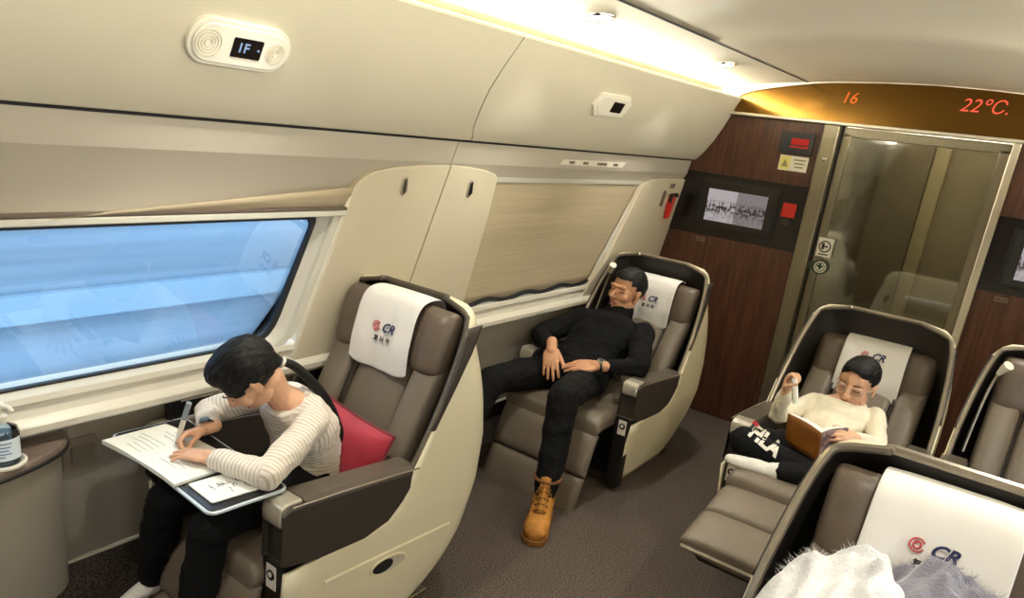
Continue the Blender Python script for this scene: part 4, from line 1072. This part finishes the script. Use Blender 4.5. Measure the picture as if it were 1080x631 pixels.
def cutG(p):
    q = lG(p)
    if (p-tie).length < .075 and q.y < -.05: return False
    if q.y > .025: return q.z < .034-2.2*max(0, abs(q.x)-.045)
    if q.y > -.004: return q.z < .008
    return q.z < -.055
strand = lambda amp, L, C: (lambda c, n: c+n*(amp*noise.noise(V((L(c).x*190, L(c).y*14, L(c).z*60)))-.0075*max(0, min(1, (L(c).y-.02)/.05))*max(0, min(1, (.11-L(c).z)/.05))))
hbG = hairball(fG, RG, s, (((0, -.03, .03), (.086, .098, .088)), ((0, .02, .07), (.066, .065, .05)), ((.05, .035, .03), (.03, .04, .045)), ((-.05, .035, .03), (.03, .04, .045))))
limb(hbG, [fG(0, -.05, .02), fG(0, -.05, .02)*.45+tie*.55, tie], [.07, .042, .014])
fuse('hair', hbG, 'hair', .004, 2, girl, disp=strand(.004, lG, HG), cut=cutG)
# ponytail: tied at the back of the crown, over the shoulder and down her back
pt = [tie, V((-1.672, 1.315, .930)), V((-1.644, 1.37, .865)), V((-1.630, 1.415, .79)), V((-1.624, 1.445, .72)), V((-1.62, 1.46, .675)), V((-1.62, 1.462, .655))]
mb = MB(); rng = random.Random(3)
for k in range(16):
    a = rng.uniform(0, 2*PI); rr = rng.uniform(.2, 1)*.012
    path = []
    for i, p in enumerate(pt):
        w = (.4, .7, .9, 1.0, 1.0, .8, .5)[i]; path.append(p+V((rr*w*math.cos(a+.2*i), rr*w*.5*math.sin(a+.2*i), rr*w*.7*math.sin(a+.2*i))))
    mb.tube(densify(path, 5), [.0085*(1 if i < 22 else max(.25, 1-(i-22)/9)) for i in range(31)], n=8)
tail = obj('ponytail', mb, 'hair', girl)
b = MB(); nn = (pt[1]-pt[0]).normalized(); Rt = basis(nn, (0, 0, 1))
b.tube([tie+nn*.012+Rt @ V((.0125*math.cos(a), 0, .0125*math.sin(a))) for a in np.linspace(0, 2*PI, 19)[:-1]], .005, n=8, closed=True); obj('hair_band', b, 'white', tail)
mb = MB(); torso(mb, secG[:-1], .006)
bands = [(J['pel'], J['wai'], 0), (J['wai'], J['che'], .09), (J['che'], J['nek'], .20)]
for q in 'LR':
    limb(mb, [J['s'+q], J['e'+q]], [.047, .041]); cuff = J['w'+q]+(J['e'+q]-J['w'+q]).normalized()*.022; limb(mb, [J['e'+q], cuff], [.042, .031])
    bands += [(J['s'+q], J['e'+q], .02), (J['e'+q], J['w'+q], .25)]
fuse('jumper', mb, 'striped', .005, 3, girl, disp=knit(.006, 15, 7), band=[(tuple(a), tuple(c), o) for a, c, o in bands])
mb = MB(); torso(mb, [(J['pel']+V((0, -.03, -.015)), X1, .128, .098), (J['pel'], X1, .128, .10), (J['wai']+V((0, 0, -.03)), X1, .118, .09)])
for q in 'LR':
    limb(mb, [J['h'+q], J['k'+q]], [.070, .056]); limb(mb, [J['k'+q], (J['k'+q]+J['a'+q])/2, J['a'+q]], [.056, .056, .050 if q == 'L' else .042])
fuse('trousers', mb, 'blackpants', .0055, 3, girl, disp=knit(.006, 14, 9))
mb = MB()
def sock(mb, a, d, s=1.0, up=(0, 0, 1)):
    d = V(d).normalized(); up = V(up); limb(mb, [a+up*.11*s, a-up*.01*s], [.036*s, .037*s]); limb(mb, [a-d*.022*s-up*.022*s, a+d*.05*s-up*.022*s, a+d*.115*s-up*.040*s, a+d*.155*s-up*.044*s], [.031*s, .032*s, .03*s, .02*s])
for q in 'LR':
    mb = MB(); sock(mb, J['a'+q]+V((0, 0, -.02)), (-.25, -.88, -.4), .9); fuse('sock', mb, 'sock', .004, 3, girl, disp=knit(.003, 26, 3))
d = (J['wR']-J['eR']).normalized(); R_ = basis(d, (-.35, .05, .93)); o = J['wR']-d*.003
b = MB().tube([o+R_ @ V((.026*math.cos(a), 0, .024*math.sin(a))) for a in np.linspace(0, 2*PI, 25)[:-1]], .008, n=8, flat=.4, closed=True, up=d); w = obj('watch', b, 'blackmat', girl)
b = MB().lathe([(.014, 0), (.014, .005), (.012, .007)], o+R_ @ V((.004, 0, .024)), 18, ax=R_); obj('watch_case', b, mat('watch_grey', '#5d6b78', .25), w)

# ---- her papers
TZ = .6835
e = empty('notebook', (-1.82, 1.01, TZ), 'open white exercise book under the writing girl\'s hands', 'notebook')
for sgn, nm in ((-1, 'left'), (1, 'right')):
    rows_t = []; n = 10
    for i in range(n+1):
        t = i/n; xx = sgn*t*(.165 if sgn < 0 else .18); zz = .010+.006*math.sin(t*PI*.8)-.004*t
        if sgn < 0: zz += .004*t
        rows_t.append([(-1.815+xx+.02*yy*0, .912+yy-.018*t*(sgn < 0), TZ+zz) for yy in np.linspace(0, .188, 6)])
    top = [p for r in rows_t for p in r]; m = 6
    bot = [(x, y, TZ+.001) for x, y, z in top]; N = len(top); b = MB(); fs = []
    for i in range(n):
        for k in range(m-1): a = i*m+k; fs.append((a, a+1, a+m+1, a+m)); fs.append((N+a, N+a+m, N+a+m+1, N+a+1))
    ring = list(range(m))+[i*m+m-1 for i in range(1, n+1)]+[n*m+k for k in range(m-2, -1, -1)]+[i*m for i in range(n-1, 0, -1)]
    for a, c in zip(ring, ring[1:]+ring[:1]): fs.append((a, N+a, N+c, c))
    b.add(top+bot, fs); obj('page_stack', b, 'paper', e, ang=50)
    b = MB(); rng = random.Random(5+sgn)
    for k in range(9):
        y = .94+.017*k; x0 = -1.815+sgn*.03; L = rng.uniform(.05, .115); zt = lambda x: TZ+.0115+.006*math.sin(abs(x+1.815)/.175*PI*.8)-.004*abs(x+1.815)/.175+(.004*abs(x+1.815)/.175 if sgn < 0 else 0)
        if rng.random() < .8: b.tube([(x0+sgn*L*q, y-.018*(sgn < 0)*(abs(x0+sgn*L*q+1.815)/.175)+.0015*rng.uniform(-1, 1), zt(x0+sgn*L*q)) for q in np.linspace(0, 1, 7)], .0009, n=4)
    obj('handwriting', b, mat('pencil_grey', '#c3cac8', .8), e)
e = empty('worksheet', (-1.545, 1.02, TZ), 'printed card lying on the dark tray right of the notebook', 'worksheet')
b = MB(); plate(b, rrect(.125, .16, .006), (-1.555, 1.02, TZ), (1, -.06, 0), (.10, 1, 0), 0, .004); obj('card', b, 'paper', e, bevel=.001)
b = MB(); rng = random.Random(11)
for k in range(16):
    u, v = rng.uniform(-.035, .01), rng.uniform(-.05, .05); o = V((-1.55+u+.1*v, 1.022+v-.06*u, TZ+.0045)); b.tube([o, o+V((rng.uniform(.005, .02), rng.uniform(-.008, .008), 0)), o+V((rng.uniform(.01, .03), rng.uniform(-.01, .01), 0))], .0009, n=4)
obj('print', b, mat('print_grey', '#6a6d72', .8), e)
b = MB(); p0, p1 = V((-1.828, 1.028, .699)), V((-1.79, 1.048, .838)); dd = (p1-p0).normalized()
e = empty('pen', p0, 'thick grey and white pen upright in the writing girl\'s fist', 'pen')
b.tube([p0+dd*.012, p0+dd*.045, p0+dd*.09], [.005, .0075, .0075], n=12); obj('barrel', b, 'white', e)
b = MB().tube([p0, p0+dd*.012], [.0008, .005], n=10); obj('tip', b, 'ink', e); b = MB().tube([p0+dd*.09, p1], [.008, .0075], n=12); obj('cap', b, mat('pen_grey', '#8d97a0', .3), e)

# ================= child reading
s = .98
HR = V((-.468, 3.345, .806)); RR = basis((-.18, -.95, -.20), (.03, -.2, .97))
J = dict(pel=V((-.515, 3.12, .55)), wai=V((-.505, 3.22, .605)), che=V((-.495, 3.30, .66)), sho=V((-.488, 3.335, .70)), nek=V((-.480, 3.345, .735)),
         sR=V((-.615, 3.315, .672)), sL=V((-.362, 3.335, .682)), eR=V((-.705, 3.11, .635)), wR=V((-.682, 3.045, .775)), eL=V((-.305, 3.14, .625)), wL=V((-.372, 3.03, .668)),
         hR=V((-.59, 3.08, .535)), hL=V((-.45, 3.08, .53)), kR=V((-.752, 2.845, .575)), kL=V((-.30, 2.86, .565)), aR=V((-.47, 2.90, .525)), aL=V((-.595, 2.80, .512)))
X1 = V((1, .05, .02))
secR = [(J['pel'], X1, .118, .088), (J['wai'], X1, .112, .082), (J['che'], X1, .125, .085), (J['sho'], X1, .112, .064), (J['sho']+V((0, .0, .022)), X1, .068, .054), (J['nek'], X1, .042, .044)]
mb = MB(); torso(mb, [(c, x, w-.014, d-.014) for c, x, w, d in secR]); limb(mb, [J['sho'], J['nek'], HR+RR @ V((0, -.025, -.05))], [.05, .042, .042])
for q in 'LR':
    limb(mb, [J['s'+q], J['e'+q]], [.033, .026]); limb(mb, [J['e'+q], J['w'+q]], [.026, .021]); limb(mb, [J['h'+q], J['k'+q]], [.052, .04]); limb(mb, [J['k'+q], J['a'+q]], [.038, .027])
limb(mb, [J['aL'], J['aL']+V((-.10, -.02, .0))], [.022, .016]); limb(mb, [J['aR'], J['aR']+V((.08, .02, -.01))], [.022, .016])
hand(mb, J['wR'], (.1, -.12, .98), (-.75, .25, .1), (.4, -.9, 0), curl=(.85, .95, 1.0, 1.05), splay=.03, s=.80, thumb=(.6, .5, -.6), tcurl=.5)
hand(mb, J['wL'], (-.55, -.80, .12), (.70, -.45, .55), (-.1, .3, .95), curl=(.35, .4, .4, .45), splay=.06, s=.78, thumb=(.75, .55, -.3), tcurl=.3)
fR = head(mb, HR, RR, s, child=True)
kid = fuse('person', mb, None, .0036, 2, disp=face_disp(fR, RR, s), mats=['skinkid', 'skinlip'], lipf=lipf_for(fR, RR, s))
tag(kid, 'child with glasses sitting cross-legged, reading a brown book', 'person')
lashes(fR, 'hair', kid, s)
lR = tolocal(HR, RR, s)
def cutR(p):
    q = lR(p)
    if q.y > .03: return q.z < .084-.85*max(0, abs(q.x)-.012)
    if q.y > -.012: return q.z < .018
    return q.z < -.045
hr = fuse('hair', hairball(fR, RR, s, (((0, .02, .07), (.066, .064, .05)),)), 'hair', .004, 2, kid, disp=strand(.0025, lR, HR), cut=cutR)
# glasses
b = MB()
for q in (-1, 1):
    b.tube([fR(q*.033+.025*math.cos(a), .088-.006*abs(math.cos(a))-(.006 if math.cos(a)*q > .5 else 0), -.002+.019*math.sin(a)) for a in np.linspace(0, 2*PI, 25)[:-1]], .0017, n=6, closed=True)
    b.tube([fR(q*.058, .08, .004), fR(q*.074, .04, .004), fR(q*.08, -.01, .002)], .0017, n=6)
b.tube([fR(-.009, .089, .001), fR(0, .092, .003), fR(.009, .089, .001)], .0016, n=6); gl = obj('glasses', b, mat('glasses_frame', '#c9b6a4', .25), kid)
for q in (-1, 1):
    b = MB(); ring = [fR(q*.033+.024*math.cos(a), .087-.006*abs(math.cos(a)), -.002+.018*math.sin(a)) for a in np.linspace(0, 2*PI, 21)[:-1]]; b.add(ring, [tuple(range(20))]); obj('lens', b, 'lens', gl, smooth=False)
mb = MB(); torso(mb, secR[:-1], .006)
for q in 'LR':
    limb(mb, [J['s'+q], J['e'+q]], [.045, .038]); limb(mb, [J['e'+q], J['w'+q]+(J['e'+q]-J['w'+q]).normalized()*.02], [.038, .029])
fuse('shirt', mb, 'creamshirt', .005, 3, kid, disp=knit(.006, 15, 12))
mb = MB(); torso(mb, [(J['pel']+V((0, -.03, -.01)), X1, .124, .092), (J['pel'], X1, .124, .094), (J['wai']+V((0, -.02, -.02)), X1, .116, .086)])
for q in 'LR':
    limb(mb, [J['h'+q], J['k'+q]], [.068, .058]); e0 = J['a'+q]+(J['k'+q]-J['a'+q]).normalized()*.03; limb(mb, [J['k'+q], (J['k'+q]+e0)/2, e0], [.056, .05, .040])
tro = fuse('trousers', mb, 'blackpants', .005, 3, kid, disp=knit(.004, 14, 15))
# white printed letters on the right trouser leg, laid onto the cloth
from mathutils.bvhtree import BVHTree
def decal(target, root, s, size, o, ex, ey, bold=0, lift=.0018, parent=None, m='white', name='printed_letters', maxd=.25):
    base = V(LOC[root.name]); bvh = BVHTree.FromPolygons([v.co+base for v in target.data.vertices], [tuple(p.vertices) for p in target.data.polygons])
    o = V(o); ex = V(ex).normalized(); ey = V(ey); ey = (ey-ex*ey.dot(ex)).normalized(); n = ex.cross(ey)
    vs, fs = text(s, size, 0, bold)
    bm = bmesh.new(); bv = [bm.verts.new((x, y, 0)) for x, y, z in vs]
    for f in fs:
        try: bm.faces.new([bv[i] for i in f])
        except ValueError: pass
    bmesh.ops.triangulate(bm, faces=bm.faces); bmesh.ops.subdivide_edges(bm, edges=[e for e in bm.edges if e.calc_length() > .006], cuts=3, use_grid_fill=True)
    bm.verts.index_update(); out = []
    for v in bm.verts:
        p = o+ex*v.co.x+ey*v.co.y+n*.12; h, nn, i, d = bvh.ray_cast(p, -n, maxd)
        out.append((h+n*lift) if h is not None else p-n*.12)
    b = MB().add(out, [tuple(x.index for x in f.verts) for f in bm.faces]); bm.free()
    return obj(name, b, m, parent, smooth=False)
decal(tro, kid, 'FILA', .072, (-.672, 2.86, .60), (.150, .02, -.075), (.45, .30, .75), bold=.0035, parent=tro)
decal(tro, kid, '-', .075, (-.668-.052, 2.86, .60+.062), (.150, .02, -.075), (.45, .30, .75), bold=.004, parent=tro, m='inkred', name='red_printed_bar')
mb = MB(); sock(mb, J['aL']+V((0, 0, 0)), (-.98, -.20, .06), .92, up=(.9, .15, .25)); fuse('sock', mb, 'sock', .004, 3, kid, disp=knit(.003, 26, 3))
mb = MB(); sock(mb, J['aR'], (.98, .1, -.05), .88, up=(-.9, 0, .2)); fuse('sock', mb, 'sock', .004, 3, kid, disp=knit(.003, 26, 5))

# ---- the open brown book she reads and the white marker in her raised hand
e = empty('open_book', (-.50, 2.95, .60), 'open brown-covered book held by the reading child', 'book')
sp0, sp1 = V((-.468, 2.925, .552)), V((-.480, 2.905, .690))      # spine, bottom and top
up = (sp1-sp0); fwd = V((-.1, .93, -.35)).normalized()
for nm, side, m in (('left', V((-.150, .045, .02)), 'bookcover'), ('right', V((.075, .085, .025)), 'cover_b')):
    if m == 'cover_b': M['cover_b'] = mat('book_cover_patterned', '#4a3836', .45, col2='#9a7f78', vscale=45)
    n = side.cross(up).normalized(); n = n if n.dot(V((0, 1, .2))) > 0 else -n
    rows = []
    for i in range(7):
        t = i/6; c = side*t+n*(.012*math.sin(t*PI))
        rows.append([sp0+up*k/5+c for k in range(6)])
    b = MB().grid(rows); cv = obj('cover', b, m, e, solid=.003)
    b = MB(); rings = []
    for i in range(7):
        t = i/6*.95; c = side*t+n*(.012*math.sin(t*PI)+.003); th = .024*(1-t*.45)
        lo, hi = sp0+up*.02+c, sp0+up*.985+c; rings.append([lo, hi, hi+n*th, lo+n*th])
    b.loft(rings); obj('pages', b, 'paper', e)
o = V((-.640, 2.995, .812)); d = V((.30, -.15, -.9)).normalized()
e = empty('marker_pen', o, 'short white marker held in the reading child\'s raised fist', 'pen')
b = MB().tube([o-d*.035, o+d*.045], .0125, n=14); obj('barrel', b, 'white', e, bevel=.002); b = MB().tube([o+d*.045, o+d*.068], [.0128, .0105], n=14); obj('cap', b, mat('marker_cap', '#dfe8d0', .4), e)

# ---- hand gel bottle on the side table
bx, by_, bz = -1.985, .652, .70
e = empty('gel_bottle', (bx, by_, bz), 'clear pump bottle of hand gel on the side table by the window', 'bottle')
b = MB().lathe([(.001, .004), (.037, .004), (.040, .012), (.040, .088), (.036, .102), (.018, .113), (.014, .118), (.014, .124)], (bx, by_, bz), 28); obj('body', b, 'bottleplastic', e)
b = MB().lathe([(.001, .008), (.036, .008), (.036, .085), (.001, .086)], (bx, by_, bz), 24); obj('gel', b, clearglass('gel', '#bcd6ea', .03), e)
b = MB(); 
rows = [[(bx+.0408*math.cos(a), by_+.0408*math.sin(a), bz+z) for a in np.linspace(-2.2, .9, 16)] for z in (.024, .082)]; b.grid(rows); lb = obj('bottle_label', b, mat('bottle_label', '#dfeaf2', .5), e)
b = MB()
for z, a0, a1 in ((.070, -1.6, .2), (.060, -1.5, .1), (.051, -1.6, .0), (.042, -1.5, .15), (.034, -1.6, -.2)):
    b.grid([[(bx+.0415*math.cos(a), by_+.0415*math.sin(a), bz+z+dz) for a in np.linspace(a0, a1, 9)] for dz in (0, .0035)])
obj('label_print', b, mat('label_blue', '#6f93b4', .6), lb)
b = MB().lathe([(.016, .118), (.017, .122), (.017, .135), (.010, .137), (.006, .139), (.006, .158), (.012, .159), (.012, .170), (.004, .172)], (bx, by_, bz), 20); b.tube([(bx, by_, bz+.165), (bx+.03, by_+.012, bz+.165), (bx+.042, by_+.017, bz+.156)], [.007, .006, .004], n=10); obj('pump', b, 'white', e)
b = MB().lathe([(.001, 0), (.05, 0), (.052, .002), (.052, .008), (.045, .009), (.043, .005), (.001, .004)], (bx, by_, bz+.0005), 32); thing('bottle_coaster', b, 'white', 'white round dish under the hand gel bottle', 'coaster')

# ---- masses standing in for the smear over the nearest seat
smear_fill('blanket', -.13, 1.50, .52, (.19, .15, .33), 'fleece', 'fluffy white blanket bundled in the nearest seat', 3)
smear_fill('blanket', .06, 1.58, .54, (.20, .10, .33), 'fleeceblue', 'blue-grey blanket bundled beside the white one in the nearest seat', 8)

# ------------------------------------------------------------------ outside: ribbed wall added for the motion-streaked view, under a bright sky
b = MB().box((-7.0, 8, .9), (.2, 90, 6.2)); thing('noise_barrier', b, mat('barrier_blue', '#7d94a6', .8, var=.25, vscale=1.6, stretch=(1, .06, 2.2)), 'pale blue noise barrier along the track outside the window', 'barrier')
for k, (z, h, c) in enumerate(((1.95, .10, '#8aa5b8'), (1.25, .07, '#56748c'), (.55, .14, '#7f9bb0'), (-.35, .25, '#8aa8bb'))):
    b = MB().box((-6.849, 8, z), (.1, 90, h)); thing('barrier_rail', b, mat('rail_%d' % k, c, .7), ['upper pale rail on the barrier outside', 'thin blue rail on the barrier outside', 'middle pale rail on the barrier outside', 'lowest wide pale rail on the barrier outside'][k], 'rail', 'barrier rails', smooth=False)  # strips added to imitate the streaks of passing scenery
b = MB().box((-7, 8, -2.3), (9, 90, .1)); struct('ground', b, mat('ballast', '#6f7f8a', .9))
w = bpy.data.worlds.new('world'); SC.world = w; w.use_nodes = True; nt = w.node_tree; bg = nt.nodes['Background']
bg.inputs[0].default_value = (*lin('#dfe9f4'), 1); bg.inputs[1].default_value = 5.0

# ------------------------------------------------------------------ lamps of the car
def area(name, loc, rot, sx, sy, e, col):
    l = bpy.data.lights.new(name, 'AREA'); l.shape = 'RECTANGLE'; l.size = sx; l.size_y = sy; l.energy = e; l.color = col
    o = bpy.data.objects.new(name, l); COL.objects.link(o); o.location = loc; o.rotation_euler = rot; return o
WARM = (1, .95, .77); SOFT = (1, .98, .90)
for sx, nm in ((1, 'left'), (-1, 'right')):
    f = (lambda x: x) if sx > 0 else mir
    # strip of light hidden in the cove, shining up and out over the ceiling
    area('cove_strip_'+nm, (f(-1.775), (YR+YB)/2, 2.018), (0, math.radians(180+62*sx), 0), .05, YB-YR-.1, 80 if sx > 0 else 105, WARM)
    for i, y in enumerate((-.04, 1.2, 2.443, 3.68)):
        lb = 'round recessed ceiling lamp %s' % ('nearer the seam, left of the ceiling joint' if i == 2 else 'by the bulkhead, left of the ceiling joint')
        x = f(-1.48); z = 2.0915
        ax = basis((0, 1, 0), (.119*sx, 0, -1))
        if sx > 0 and i >= 2:
            e = empty('downlight', (x, y, z), lb, 'ceiling lamp', 'ceiling downlights')
            b = MB().lathe([(.040, -.004), (.042, .008), (.055, .009), (.058, .003), (.058, -.004)], (x, y, z), 28, ax=ax); obj('rim_ring', b, 'chrome', e)
            b = MB().lathe([(.040, -.002), (.040, .006)], (x, y, z), 24, ax=ax); obj('lens', b, M.setdefault('lampglow', glow('lamp_lens', '#fff6e4', 7)), e)
        l = bpy.data.lights.new('downlight_lamp', 'SPOT'); l.energy = 42; l.spot_size = math.radians(105); l.spot_blend = .8; l.shadow_soft_size = .035; l.color = SOFT
        o = bpy.data.objects.new('downlight_lamp', l); COL.objects.link(o); o.location = (x, y, z-.015)

# ------------------------------------------------------------------ camera
cam = bpy.data.cameras.new('camera'); co = bpy.data.objects.new('camera', cam); COL.objects.link(co); SC.camera = co
Rw = np.array([[0.7971, 0.274, -0.5389], [0.5918, -0.175, 0.7864], [0.1211, -0.9458, -0.3017]]); u_, s_, v_ = np.linalg.svd(Rw); Rw = u_ @ v_
right, down, fwd_ = V(Rw[:, 0]), V(Rw[:, 1]), V(Rw[:, 2])
mw = Matrix((right, -down, -fwd_)).transposed().to_4x4(); mw.translation = (0, 0, 1.7); co.matrix_world = mw
cam.sensor_width = 36; cam.sensor_fit = 'HORIZONTAL'; cam.lens = 766.4/1080*36; cam.shift_x = 0; cam.shift_y = (372.1-315.5)/1080
cam.clip_start = .02
vs = SC.view_settings; SC.display_settings.display_device = 'sRGB'; vs.view_transform = 'Standard'; vs.look = 'None'; vs.gamma = 1; vs.use_curve_mapping = False; vs.exposure = 0
